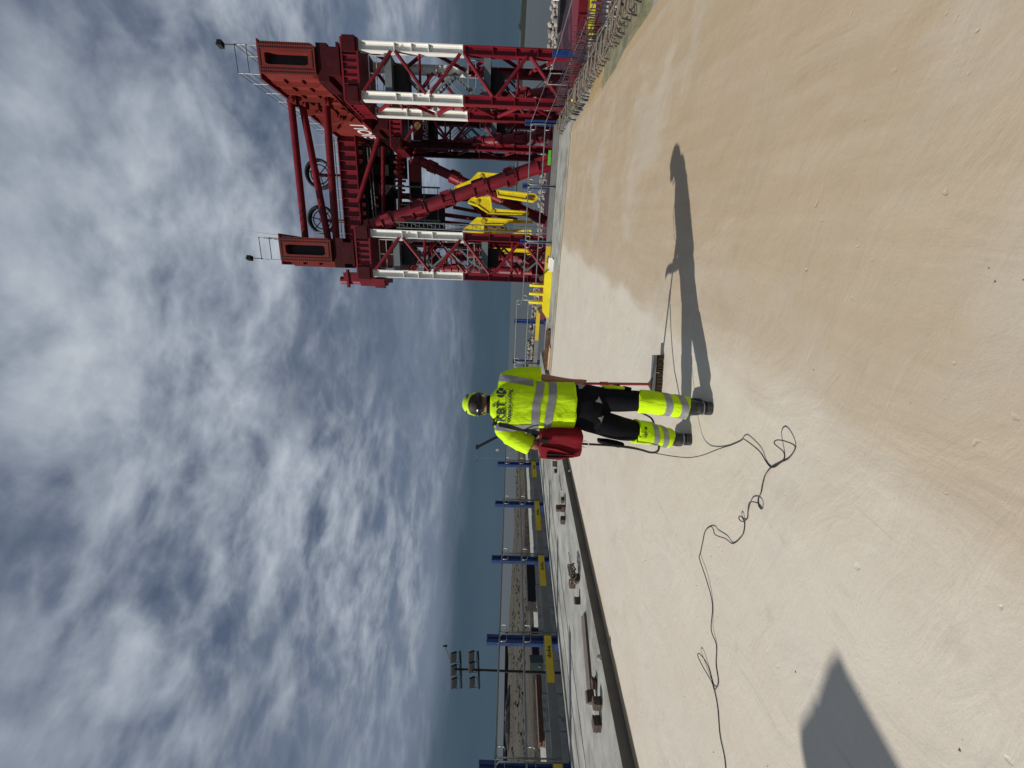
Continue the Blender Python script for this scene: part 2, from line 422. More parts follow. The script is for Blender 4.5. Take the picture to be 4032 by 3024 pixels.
class MB:
    def __init__(self):
        self.v, self.f = [], []

    def add(self, vs, fs):
        o = len(self.v)
        self.v += [V(p) for p in vs]
        self.f += [tuple(i + o for i in q) for q in fs]
        return self

    def hexa(self, p):
        return self.add(p, [(0, 3, 2, 1), (4, 5, 6, 7), (0, 1, 5, 4), (1, 2, 6, 5), (2, 3, 7, 6), (3, 0, 4, 7)])

    def fbox(self, fr, s0, s1, t0, t1, z0, z1):
        return self.hexa([fr(s0, t0, z0), fr(s0, t1, z0), fr(s1, t1, z0), fr(s1, t0, z0),
                          fr(s0, t0, z1), fr(s0, t1, z1), fr(s1, t1, z1), fr(s1, t0, z1)])

    def beam(self, p0, p1, wx, wy, xdir=None):
        p0, p1 = V(p0), V(p1)
        d = (p1 - p0).normalized()
        if xdir is None:
            x, y = perp(d)
        else:
            x = (V(xdir) - d * V(xdir).dot(d)).normalized()
            y = d.cross(x)
        x, y = x * wx / 2, y * wy / 2
        return self.hexa([p0 - x - y, p0 + x - y, p0 + x + y, p0 - x + y, p1 - x - y, p1 + x - y, p1 + x + y, p1 - x + y])

    def cyl(self, p0, p1, r0, r1=None, n=10, caps=True):
        p0, p1 = V(p0), V(p1)
        r1 = r0 if r1 is None else r1
        x, y = perp(p1 - p0)
        vs = []
        for p, r in ((p0, r0), (p1, r1)):
            for i in range(n):
                a = 2 * math.pi * i / n
                vs.append(p + x * (r * math.cos(a)) + y * (r * math.sin(a)))
        fs = [(i, (i + 1) % n, n + (i + 1) % n, n + i) for i in range(n)]
        if caps:
            fs += [tuple(range(n - 1, -1, -1)), tuple(range(n, 2 * n))]
        return self.add(vs, fs)

    def tube(self, pts, r, n=6, closed=False):
        pts = [V(p) for p in pts]
        rings = []
        k = len(pts)
        px = None
        for i, p in enumerate(pts):
            if closed:
                d = pts[(i + 1) % k] - pts[i - 1]
            else:
                d = pts[min(i + 1, k - 1)] - pts[max(i - 1, 0)]
            d = d.normalized()
            if px is None:
                x, y = perp(d)
            else:
                x = (px - d * px.dot(d)).normalized()
                y = d.cross(x)
            px = x
            rr = r[i] if isinstance(r, (list, tuple)) else r
            rings.append([p + x * (rr * math.cos(2 * math.pi * j / n)) + y * (rr * math.sin(2 * math.pi * j / n)) for j in range(n)])
        return self.loft(rings, cap=not closed, loop=closed)

    def loft(self, rings, cap=True, loop=False):
        n = len(rings[0])
        vs = [p for r in rings for p in r]
        fs = []
        m = len(rings)
        for k in range(m if loop else m - 1):
            a, b = k * n, ((k + 1) % m) * n
            for i in range(n):
                j = (i + 1) % n
                fs.append((a + i, a + j, b + j, b + i))
        if cap and not loop:
            fs += [tuple(range(n - 1, -1, -1)), tuple(range((m - 1) * n, m * n))]
        return self.add(vs, fs)

    def prism(self, poly, vec):
        vec = V(vec)
        n = len(poly)
        vs = [V(p) for p in poly] + [V(p) + vec for p in poly]
        fs = [tuple(range(n - 1, -1, -1)), tuple(range(n, 2 * n))]
        fs += [(i, (i + 1) % n, n + (i + 1) % n, n + i) for i in range(n)]
        return self.add(vs, fs)

    def ibeam(self, p0, p1, h, wd, tf, tw, hdir):
        """h: overall depth along hdir, wd: flange width across"""
        p0, p1 = V(p0), V(p1)
        d = (p1 - p0).normalized()
        x = (V(hdir) - d * V(hdir).dot(d)).normalized()
        for sg in (-1, 1):
            o = x * (sg * (h - tf) / 2)
            self.beam(p0 + o, p1 + o, tf, wd, x)
        self.beam(p0, p1, h - 2 * tf, tw, x)
        return self

    def build(self, name, mat, parent=None, smooth=False):
        base = BASE.get(parent, V((0, 0, 0)))
        me = bpy.data.meshes.new(name)
        me.from_pydata([tuple(p - base) for p in self.v], [], self.f)
        bm = bmesh.new()
        bm.from_mesh(me)
        bmesh.ops.recalc_face_normals(bm, faces=bm.faces)
        bm.to_mesh(me)
        bm.free()
        if smooth:
            for p in me.polygons:
                p.use_smooth = True
            if smooth == 'auto':
                me.set_sharp_from_angle(angle=R(40))
        me.materials.append(mat)
        o = bpy.data.objects.new(name, me)
        COL.objects.link(o)
        if parent is not None:
            o.parent = parent
            BASE[o] = base
        return o


def tag(o, label, cat, group=None):
    o['label'] = label
    o['category'] = cat
    if group:
        o['group'] = group
    return o


def thing(name, label, cat, loc, group=None):
    o = bpy.data.objects.new(name, None)
    o.empty_display_size = 0.2
    COL.objects.link(o)
    o.location = loc
    BASE[o] = V(loc)
    return tag(o, label, cat, group)


def struct(o):
    o['kind'] = 'structure'
    return o


def stuff(o):
    o['kind'] = 'stuff'
    return o


def text_poly(body, size, res=3):
    cu = bpy.data.curves.new('t', 'FONT')
    cu.body = body
    cu.size = size
    cu.resolution_u = res
    cu.align_x = 'LEFT'
    ob = bpy.data.objects.new('t', cu)
    COL.objects.link(ob)
    dg = bpy.context.evaluated_depsgraph_get()
    dg.update()
    me = bpy.data.meshes.new_from_object(ob.evaluated_get(dg))
    vs = [v.co.copy() for v in me.vertices]
    fs = [tuple(p.vertices) for p in me.polygons]
    bpy.data.objects.remove(ob)
    bpy.data.curves.remove(cu)
    bpy.data.meshes.remove(me)
    return vs, fs


def put_text(body, size, origin, xd, yd, name, mat, parent, bold=0.0, sx=1.0):
    vs, fs = text_poly(body, size)
    mb = MB()
    offs = [(0, 0)] if not bold else [(-bold, 0), (bold, 0), (0, bold), (0, -bold)]
    nd = V(xd).cross(V(yd)).normalized()
    for k, (ox, oy) in enumerate(offs):
        mb.add([V(origin) + V(xd) * (p.x * sx + ox) + V(yd) * (p.y + oy) + nd * (0.0006 * k) for p in vs], fs)
    return mb.build(name, mat, parent)


def evalmesh(o):
    dg = bpy.context.evaluated_depsgraph_get()
    dg.update()
    me = bpy.data.meshes.new_from_object(o.evaluated_get(dg))
    o.modifiers.clear()
    o.data = me
    return o


# ================================================================== SETTING
# sea
mb = MB()
n = 64
ctr = V((0, 0, -9))
for rr, r2 in ((0, 300), (300, 3000), (3000, 40000)):
    for i in range(n):
        a0, a1 = 2 * math.pi * i / n, 2 * math.pi * (i + 1) / n
        p = lambda r, a: ctr + V((r * math.cos(a), r * math.sin(a), 0))
        if rr == 0:
            mb.add([ctr, p(r2, a0), p(r2, a1)], [(0, 1, 2)])
        else:
            mb.add([p(rr, a0), p(r2, a0), p(r2, a1), p(rr, a1)], [(0, 1, 2, 3)])
struct(mb.build('sea', M_sea))

# tunnel element: sheets that carry the beige slab and the grey walkway
TE, TR = -5.19, 2.1
SN, SF = -7.0, 15.05
mb = MB().fbox(S, SN, 12.05, TE, TR, -0.5, 0.0)
slab = struct(mb.build('floor', M_floor))
rc_ = random.Random(5)
mb = MB()
for i in range(520):
    t = rc_.uniform(TE + 0.05, TR - 0.05)
    s_ = 0.6 + 11 * rc_.random() ** 1.7
    if noise.noise(V((t * 0.7, s_ * 0.7, 4))) < -0.12:
        continue
    r_ = 0.0012 + 0.0032 * rc_.random() ** 3
    c = S(s_, t, r_ * 0.5)
    a0 = rc_.uniform(0, 6)
    lowr = [c + V((r_ * rc_.uniform(0.7, 1.3) * math.cos(a0 + k * 1.2566), r_ * rc_.uniform(0.7, 1.3) * math.sin(a0 + k * 1.2566), -r_ * 0.5)) for k in range(5)]
    topr = [c + V((r_ * 0.6 * math.cos(a0 + 0.5 + k * 1.2566), r_ * 0.6 * math.sin(a0 + 0.5 + k * 1.2566), r_ * rc_.uniform(0.2, 0.7))) for k in range(5)]
    mb.loft([lowr, topr])
stuff(mb.build('grit', pmat('mortar_crumb', (0.30, 0.25, 0.19), 0.9, 0, 0.6, 3), slab))
far_strip = struct(MB().fbox(S, 12.052, SF, TE, TR + 0.5, -0.6, 0.006).build('far_concrete_border', M_conc))
# thin ragged lip of primer across the border
mb = MB()
k = 60
rows = []
for i in range(k + 1):
    t = TE + (TR - TE) * i / k
    e = 12.2 + 0.22 * noise.noise(V((t * 1.3, 2.0, 0))) + 0.10 * noise.noise(V((t * 5, 7.0, 0)))
    rows.append((S(12.0, t, 0.010), S(e, t, 0.010)))
for i in range(k):
    mb.add([rows[i][0], rows[i + 1][0], rows[i + 1][1], rows[i][1]], [(0, 1, 2, 3)])
primer_edge = pmat('yellowed_primer', (0.45, 0.36, 0.22), 0.7, 0, 0.2, 2.5)
lip = mb.build('primer_edge', primer_edge, far_strip)
walk = struct(MB().fbox(S, SN, SF, -8.72, TE, -0.6, 0.13).build('walkway', M_conc))
struct(MB().fbox(S, SN, 12.04, TE + 0.0005, TE + 0.006, 0.002, 0.128).build('step_face', M_concd))  # thin sheet over the step, its dark colour deepens the shade
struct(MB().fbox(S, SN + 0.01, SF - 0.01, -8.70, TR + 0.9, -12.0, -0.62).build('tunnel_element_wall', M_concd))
ledge = struct(MB().fbox(S, SN, 12.04, TR + 0.002, 2.95, -0.55, -0.10).build('edge_ledge', M_conc))
# olive stained patch at the slab edge
M_stain = pmat('olive_damp_mortar', (0.22, 0.205, 0.125), 0.6, 0, 0.3, 5, 0.004, 40, c2=(0.10, 0.11, 0.075), c2f=(0.5, 0.7))
M_stain2 = pmat('ochre_mortar', (0.36, 0.26, 0.13), 0.8, 0, 0.3, 6, 0.006, 30)
mb = MB().prism([S(8.15, 2.0, 0.006), S(7.1, 2.02, 0.006), S(6.0, 2.25, 0.006), S(5.2, 2.75, 0.006), S(6.8, 2.85, 0.006), S(8.0, 2.55, 0.006)], (0, 0, -0.3))
mb.build('mortar_patch', M_stain, ledge)
mb = MB().prism([S(9.6, 2.02, 0.008), S(8.2, 2.06, 0.008), S(8.1, 2.5, 0.008), S(9.0, 2.6, 0.008)], (0, 0, -0.3))
mb.build('mortar_patch', M_stain2, ledge)

# starter bars on the right-hand edge
rb_u, rb_v = [], []
for k in range(4):
    mb = MB()
    hh = 0.09 + 0.03 * k
    pts = [(0, 0, -0.15), (0.0, 0.02, hh - 0.04), (0.0, 0.07, hh), (0.0, 0.30 + 0.05 * k, hh + 0.01), (0.0, 0.37 + 0.05 * k, hh - 0.05), (0.0, 0.36, -0.15)]
    mb.tube([S(*p) for p in pts], 0.0155, 6)
    o = mb.build('starter_bar', M_rebar, ledge, True)
    rb_u.append(o)
mb = MB().tube([S(0, 0, -0.55), S(0, 0.0, 0.1), S(0.01, 0.01, 0.36)], 0.010, 5)
rb_v = mb.build('upright_bar', M_rebd, ledge, True)
used = set()


def dup_part(src, parent, loc, rz=0.0, sc=None):
    if src.name not in used:
        used.add(src.name)
        o = src
    else:
        o = src.copy()
        COL.objects.link(o)
        o.parent = parent
    o.location = V(loc)
    o.rotation_euler = (0, 0, rz)
    if sc:
        o.scale = sc
    return o


for i in range(68):
    s = 4.6 + i * 0.146
    dup_part(rb_u[random.randrange(4)], ledge, S(s, 2.30 + random.uniform(-0.05, 0.07), random.uniform(-0.02, 0.04)), random.uniform(-0.35, 0.35),
             (1, 1, random.uniform(0.7, 1.15)))
for i in range(98):
    s = 4.3 + i * 0.105
    dup_part(rb_v, ledge, S(s, 3.0 + random.uniform(-0.03, 0.03), 0), random.uniform(0, 6), (1, 1, random.uniform(0.85, 1.05) if s < 8 else random.uniform(0.8, 1.1)))
for t, z, r_ in ((2.36, 0.10, 0.012), (2.62, 0.17, 0.012), (2.98, 0.20, 0.010), (3.02, 0.02, 0.010), (2.75, 0.05, 0.012)):
    mb = MB().tube([S(4.4 + i * 0.5, t + 0.03 * noise.noise(V((i * 0.7, t, 0))), z + 0.03 * noise.noise(V((i * 0.6, t, 4)))) for i in range(21)], r_, 5)
    mb.build('lacing_bar', M_rebar if t < 2.9 else M_rebd, ledge, True)
gl = MB()
gl.loft([ell_ for ell_ in [[S(11.15 + 0.05 * math.cos(a) * f_, 2.5 + 0.04 * math.sin(a) * f_, 0.06 + z_) for a in [i * math.pi / 4 for i in range(8)]] for f_, z_ in ((0.7, 0), (1.0, 0.03), (0.9, 0.07), (0.4, 0.10))]])
tag(gl.build('yellow_glove', M_yel), 'small bright yellow glove lying on the starter bars', 'glove')
# denser cage at the far end of that edge
mb = MB()
for i in range(18):
    s = 9.0 + i * 0.27
    for t in (3.08, 3.22):
        mb.cyl(S(s, t, -0.3), S(s, t, 0.36 + 0.08 * math.sin(i)), 0.007, n=5)
for z in (0.12, 0.34):
    for t in (3.08, 3.22):
        mb.cyl(S(8.9, t, z), S(13.9, t, z + 0.02), 0.007, n=5)
stuff(mb.build('rebar_cage', M_rebd, ledge))

# land, quay and far shore
mb = MB()
ns, nt_ = 90, 60
s0, s1, t0, t1 = -260.0, 190.0, -290.0, -80.0
for i in range(ns + 1):
    for j in range(nt_ + 1):
        s = s0 + (s1 - s0) * i / ns
        t = t0 + (t1 - t0) * j / nt_
        h = 1.1 * noise.fractal(V((s * 0.03, t * 0.05, 0)), 1.0, 2.0, 4) + 0.4
        if t < -150:
            h += 0.8 * max(0, noise.noise(V((s * 0.05, t * 0.03, 9))))
        if j == 0 or j == nt_ or i == ns:
            h = -3.2
        mb.v.append(S(s, t, -6 + h))
for i in range(ns):
    for j in range(nt_):
        a = i * (nt_ + 1) + j
        mb.f.append((a, a + 1, a + nt_ + 2, a + nt_ + 1))
struct(mb.build('terrain', M_land, None, True))
M_scrub = pmat('low_scrub', (0.022, 0.027, 0.012), 0.95, 0, 0.5, 0.4)
M_soil = pmat('soil_heap', (0.040, 0.033, 0.027), 0.95, 0, 0.4, 0.3, 0.2, 1.0, c2=(0.12, 0.095, 0.07), c2f=(0.5, 0.7))
mb = MB()
rl = random.Random(21)
for i in range(5200):
    s = rl.uniform(-230, 180)
    t = -86 - 195 * rl.random() ** 1.5
    if noise.noise(V((s * 0.02, t * 0.06, 2.5))) < -0.05:
        continue
    r_ = rl.uniform(0.25, 0.9)
    c = S(s, t, -6 + 1.1 * noise.fractal(V((s * 0.03, t * 0.05, 0)), 1.0, 2.0, 4) + 0.35)
    tops = [c + V((r_ * rl.uniform(0.6, 1.1) * math.cos(k * 1.047), r_ * rl.uniform(0.6, 1.1) * math.sin(k * 1.047), rl.uniform(0, 0.15))) for k in range(6)]
    tops2 = [c + V((0.6 * r_ * math.cos(k * 1.047 + 0.4), 0.6 * r_ * math.sin(k * 1.047 + 0.4), r_ * rl.uniform(0.25, 0.6))) for k in range(6)]
    mb.loft([tops, tops2])
scr = stuff(mb.build('scrub', M_scrub))
scr['label'] = 'low dark scrub scattered over the brown ground behind the left fence'
scr['category'] = 'scrub'
for s, t, L_, W_, h_, lb in ((20, -215, 26, 12, 3.6, 'grey soil heap on the brown ground right of the red flag'), (-38, -190, 30, 14, 4.0, 'grey soil heap just left of the floodlight mast'),
                             (62, -240, 30, 12, 3.2, 'low soil heap far behind the third blue post'), (-85, -185, 40, 14, 3.4, 'long soil heap near the left picture edge'),
                             (110, -235, 36, 10, 3.0, 'low soil heap far behind the blue post next to the red bag')):
    mb = MB()
    rg = []
    for k, (f_, hz_) in enumerate(((1.0, -0.6), (0.8, 0.35), (0.5, 0.8), (0.15, 1.0))):
        rg.append([S(s + L_ / 2 * f_ * math.cos(a) * (1 + 0.25 * noise.noise(V((a * 2, k, s)))), t + W_ / 2 * f_ * math.sin(a), -5.8 + h_ * hz_ * (1 + 0.3 * noise.noise(V((a * 3, k * 2, s))))) for a in [2 * math.pi * i / 26 for i in range(26)]])
    mb.loft(rg)
    tag(mb.build('soil_heap', M_soil, None), lb, 'soil heap', 'soil heaps')
M_qp = pmat('quay_panel', (0.33, 0.31, 0.28), 0.85, 0, 0.2, 0.4)
quay = struct(MB().fbox(S, -200, 185, -81, -70, -9.5, -6.0).build('quay', M_conc))
for i in range(70):
    s = -160 + i * 4.9
    MB().fbox(S, s, s + 4.8, -70, -69.7, -9.3, -5.75 + 0.1 * (i % 2)).build('concrete_panel', M_qp if i % 3 else M_conc, quay)
sw = MB().fbox(S, -420, 190, -296, -291, -9.5, -3.3).build('sea_wall', M_black)
tag(sw, 'long low dark wall closing the far side of the brown building land', 'wall')

mb = MB()
pts = []
k = 150
for i in range(k + 1):
    u = i / k
    ang = R(56 - 32 * u)
    d = 830 + 900 * u ** 2
    hh = (11.5 * (1 - u) ** 0.5 + 1.2) * (0.85 + 0.35 * noise.fractal(V((u * 9, 0, 0)), 1, 2, 4)) + (3.5 if 0.40 < u < 0.415 else 0)
    p = V((math.sin(ang) * d, math.cos(ang) * d, -9))
    q = p.normalized()
    pts.append([p, p + V((0, 0, hh * 0.8)), p + V((q.x * 25, q.y * 25, hh)), p + V((q.x * 120, q.y * 120, hh * 0.7)), p + V((q.x * 160, q.y * 160, -1))])
for i in range(k):
    for j in range(4):
        mb.add([pts[i][j], pts[i + 1][j], pts[i + 1][j + 1], pts[i][j + 1]], [(0, 1, 2, 3)])
struct(mb.build('hills', M_shore))

# breakwater of loose rock
bw = thing('breakwater', 'low breakwater of pale loose rock behind the red gantry', 'breakwater', S(138, 0, -9))
rocks = []
for k in range(8):
    bm = bmesh.new()
    bmesh.ops.create_icosphere(bm, subdivisions=1, radius=1)
    for v in bm.verts:
        f = 1 + 0.38 * noise.noise(v.co * 1.7 + V((k * 5, 0, 0)))
        v.co = V((v.co.x * f * 1.1, v.co.y * f * 0.95, v.co.z * f * 0.75))
    me = bpy.data.meshes.new('rock')
    bm.to_mesh(me)
    bm.free()
    me.materials.append(M_rock if k % 3 else M_rock2)
    rocks.append(me)
core = MB()
cnt = 0
rr = random.Random(3)
spots = []
for i in range(1500):
    t = rr.uniform(-62, 72)
    lvl = rr.choice((0, 0, 0, 1, 1, 2))
    top = 2.0 + (1.6 * max(0, (-t - 28) / 34.0))
    s = 138 + rr.uniform(-3.4, 0.8) * (1 - 0.25 * lvl)
    zt = -9 + top * (0.15 + 0.42 * lvl) + rr.uniform(-0.1, 0.3)
    spots.append((t, s, zt, rr.uniform(0.38, 0.85)))
spots.sort(key=lambda q: -q[3])
for i, (t, s, zt, sc) in enumerate(spots):
    if i < 290:
        o = bpy.data.objects.new('rock', rocks[i % 8])
        COL.objects.link(o)
        o.parent = bw
        o.location = S(s, t, zt) - BASE[bw]
        o.rotation_euler = (rr.uniform(0, 6), rr.uniform(0, 6), rr.uniform(0, 6))
        o.scale = (sc, sc, sc)
    else:
        c = S(s, t, zt)
        vs = [c + V(v.co) * sc for v in rocks[i % 8].vertices]
        core.add(vs, [tuple(p.vertices) for p in rocks[i % 8].polygons])
stuff(core.build('small_rubble', M_rock, bw))
mb = MB()
for i in range(40):
    t = -62 + i * 3.4
    tp = 1.5 + 1.4 * max(0, (-t - 28) / 34.0)
    mb.hexa([S(134.5, t, -9.3), S(134.5, t + 3.38, -9.3), S(143, t + 3.38, -9.3), S(143, t, -9.3),
             S(137, t, -9 + tp), S(137, t + 3.38, -9 + tp), S(140, t + 3.38, -9 + tp), S(140, t, -9 + tp)])
stuff(mb.build('rubble_core', M_rock2, bw))

# ================================================================== GANTRY
pont = thing('pontoon', 'red edged work pontoon floating under the lattice towers', 'pontoon', K(38, 6, -9))
MB().fbox(K, 28.2, 47, -5, 19, -9.2, -3.9).build('hull', M_hull, pont)
MB().fbox(K, 27.9, 47.2, -5.2, 19.2, -2.50, -1.95).build('deck', M_red, pont)
MB().fbox(K, 28.05, 47.1, -5.1, 19.1, -3.88, -2.51).build('bulwark', M_hull, pont)
MB().fbox(K, 27.85, 28.03, 13.5, 19.1, -2.95, -2.62).build('rubbing_strip', M_yel, pont)
MB().fbox(K, 27.8, 28.02, -5.1, 19.15, -3.25, -3.08).build('lower_beam', M_red, pont)
for i in range(24):
    t = -5.1 + i * 1.03
    MB().fbox(K, 27.82, 27.895, t, t + 0.06, -2.48, -1.97).build('stiffener', M_red, pont)

G = thing('gantry_crane', 'huge red and white lattice gantry with two box girders over the water', 'gantry', K(36.5, 6.5, -1.95))
ZB, ZW, ZT = -1.95, 5.05, 11.75
TT = {'right': (10.7, 13.45), 'left': (-0.6, 2.2)}
SS = {'near': (30.0, 32.7), 'far': (40.1, 43.0)}
cols = []


def column(s, t, white, inn):
    mb = MB()
    mb.ibeam(K(s, t, ZB), K(s, t, ZW - 0.03), 0.54, 0.40, 0.055, 0.05, KB)
    for z in (0.2, 1.6, 3.1, 4.9):
        mb.fbox(K, s - 0.2, s + 0.2, t - 0.22, t + 0.22, z, z + 0.05)
    c = mb.build('column', M_red, G)
    mb = MB()
    mb.ibeam(K(s, t, ZW), K(s, t, ZT), 0.54, 0.40, 0.055, 0.05, KB)
    for z in (ZW + 2.2, ZW + 3.3, ZW + 4.4, ZT - 0.05, ZW):
        mb.fbox(K, s - 0.2, s + 0.2, t - 0.22, t + 0.22, z, z + 0.05)
    mb.build('white_section' if white else 'upper_section', M_white if white else M_redd, c)
    for z in ((9.55, 5.1) if inn[1] else (7.35,)):
        MB().prism([K(s - 0.22, t + 0.28 * inn[0], z - 0.30), K(s - 0.22, t + 0.28 * inn[0], z + 0.30), K(s - 0.22, t + 0.46 * inn[0], z + 0.10), K(s - 0.22, t + 0.46 * inn[0], z - 0.10)], KA * 0.03).build('gusset', M_white if white else M_redd, c)
    return c


def tubep(p, q, r_, name, mat, par, n=10):
    return MB().cyl(p, q, r_, n=n).build(name, mat, par, 'auto')


def zigzag(p, q, zs, swap, r_=0.115):
    """p,q functions z->point of the two columns"""
    for i in range(len(zs) - 1):
        a, b = (p, q) if (i + swap) % 2 == 0 else (q, p)
        tubep(a(zs[i] - 0.14), b(zs[i + 1] + 0.14), r_, 'lattice_brace', M_red, G, 8)


zs = [11.7, 9.55, 7.35, 5.1, 2.95, 0.8, -1.5]
for side, (ta, tb) in TT.items():
    for dep, (sa, sb) in SS.items():
        for s in (sa, sb):
            for t in (ta, tb):
                column(s, t, dep == 'near', (1, False) if t == ta else (-1, True))
        o = 0.25
        for s, sw_ in ((sa, 0), (sb, 1)):
            zigzag(lambda z, s=s: K(s - 0.2, ta + o, z), lambda z, s=s: K(s - 0.2, tb - o, z), zs, sw_)
        for t, sw_ in ((ta, 1), (tb, 0)):
            zigzag(lambda z, t=t: K(sa + 0.2, t, z), lambda z, t=t: K(sb - 0.2, t, z), zs, sw_)
        # horizontals
        for z in (1.45, 7.9):
            for s in (sa, sb):
                tubep(K(s, ta + 0.2, z), K(s, tb - 0.2, z), 0.09, 'strut', M_red, G, 8)
        # platforms with rails
        for z in (9.75, 3.25):
            pl = MB().fbox(K, sa + 0.05, sb - 0.05, ta + 0.35, tb - 0.35, z, z + 0.09)
            pl.fbox(K, sa - 0.02, sa + 0.10, ta + 0.3, tb - 0.3, z, z + 0.46)
            po = pl.build('platform', M_gplat, G)
            mb = MB()
            for t in (ta + 0.4, (ta + tb) / 2, tb - 0.4):
                mb.beam(K(sa + 0.12, t, z + 0.45), K(sa + 0.12, t, z + 1.5), 0.05, 0.05)
            for hz_ in (1.0, 1.5):
                mb.beam(K(sa + 0.12, ta + 0.4, z + hz_), K(sa + 0.12, tb - 0.4, z + hz_), 0.05, 0.05)
            mb.build('guard_rail', M_galvl, po)
            for hz_ in (0.8, 1.3):
                MB().beam(K(sb - 0.2, ta + 0.4, z + hz_), K(sb - 0.2, tb - 0.4, z + hz_), 0.04, 0.04).build('back_rail', M_galvl, po)
            MB().fbox(K, sa + 0.5, sb - 0.4, ta + 0.7, tb - 0.7, z - 0.75, z - 0.02).build('under_box', M_black, po)  # plain black box below the platform
        # stair flights inside the tower
        mb = MB()
        for i in range(6):
            z0 = -1.6 + i * 1.85
            a_, b_ = (ta + 0.6, tb - 0.6) if i % 2 else (tb - 0.6, ta + 0.6)
            for ds in (0.0, 0.7):
                mb.beam(K(sb - 0.5 - ds, a_, z0), K(sb - 0.5 - ds, b_, z0 + 1.85), 0.05, 0.14)
                mb.cyl(K(sb - 0.5 - ds, a_, z0 + 1.0), K(sb - 0.5 - ds, b_, z0 + 2.85), 0.025, n=5)
            for j in range(9):
                u = (j + 0.5) / 9
                t = a_ + (b_ - a_) * u
                mb.fbox(K, sb - 1.2, sb - 0.5, t - 0.09, t + 0.09, z0 + 1.85 * u, z0 + 1.85 * u + 0.03)
        mb.build('stair', M_gplat, G)
        # tower head
        mb = MB().fbox(K, sa - 0.32, sb + 0.32, ta - 0.38, tb + 0.38, ZT + 0.02, ZT + 0.14)
        mb.fbox(K, sa - 0.18, sb + 0.2, ta - 0.25, tb + 0.25, ZT + 0.142, ZT + 1.02)
        mb.fbox(K, sa - 0.32, sb + 0.32, ta - 0.38, tb + 0.38, ZT + 1.022, ZT + 1.14)
        hd = mb.build('tower_head', M_red, G)
        nr = 9
        for i in range(nr):
            t = ta - 0.2 + (tb - ta + 0.4) * i / (nr - 1)
            MB().fbox(K, sa - 0.31, sa - 0.182, t - 0.02, t + 0.02, ZT + 0.15, ZT + 1.01).build('rib', M_red, hd)
        for i in range(7):
            s = sa - 0.1 + (sb - sa + 0.2) * i / 6
            MB().fbox(K, s - 0.02, s + 0.02, ta - 0.37, ta - 0.252, ZT + 0.15, ZT + 1.01).build('rib', M_red, hd)
        # bearing blocks
        tm = (ta + tb) / 2 + (0.55 if side == 'right' else -0.05)
        mb = MB().fbox(K, sa - 0.05, sb - 0.2, tm - 0.75, tm + 0.75, ZT + 1.15, ZT + 2.2)
        mb.fbox(K, sa + 0.2, sb - 0.4, tm - 1.05, tm + 1.05, ZT + 2.2, ZT + 2.92)
        mb.fbox(K, sa - 0.3, sa - 0.06, tm - 0.9, tm + 0.9, ZT + 1.25, ZT + 1.42)
        mb.build('bearing_block', M_redd, G)
        # bolted splice boxes on the outer columns
        for t in (ta, tb):
            MB().fbox(K, sa - 0.45, sa + 0.2, t - 0.42, t + 0.42, ZT + 0.145, ZT + 0.95).build('splice_box', M_redd, G)

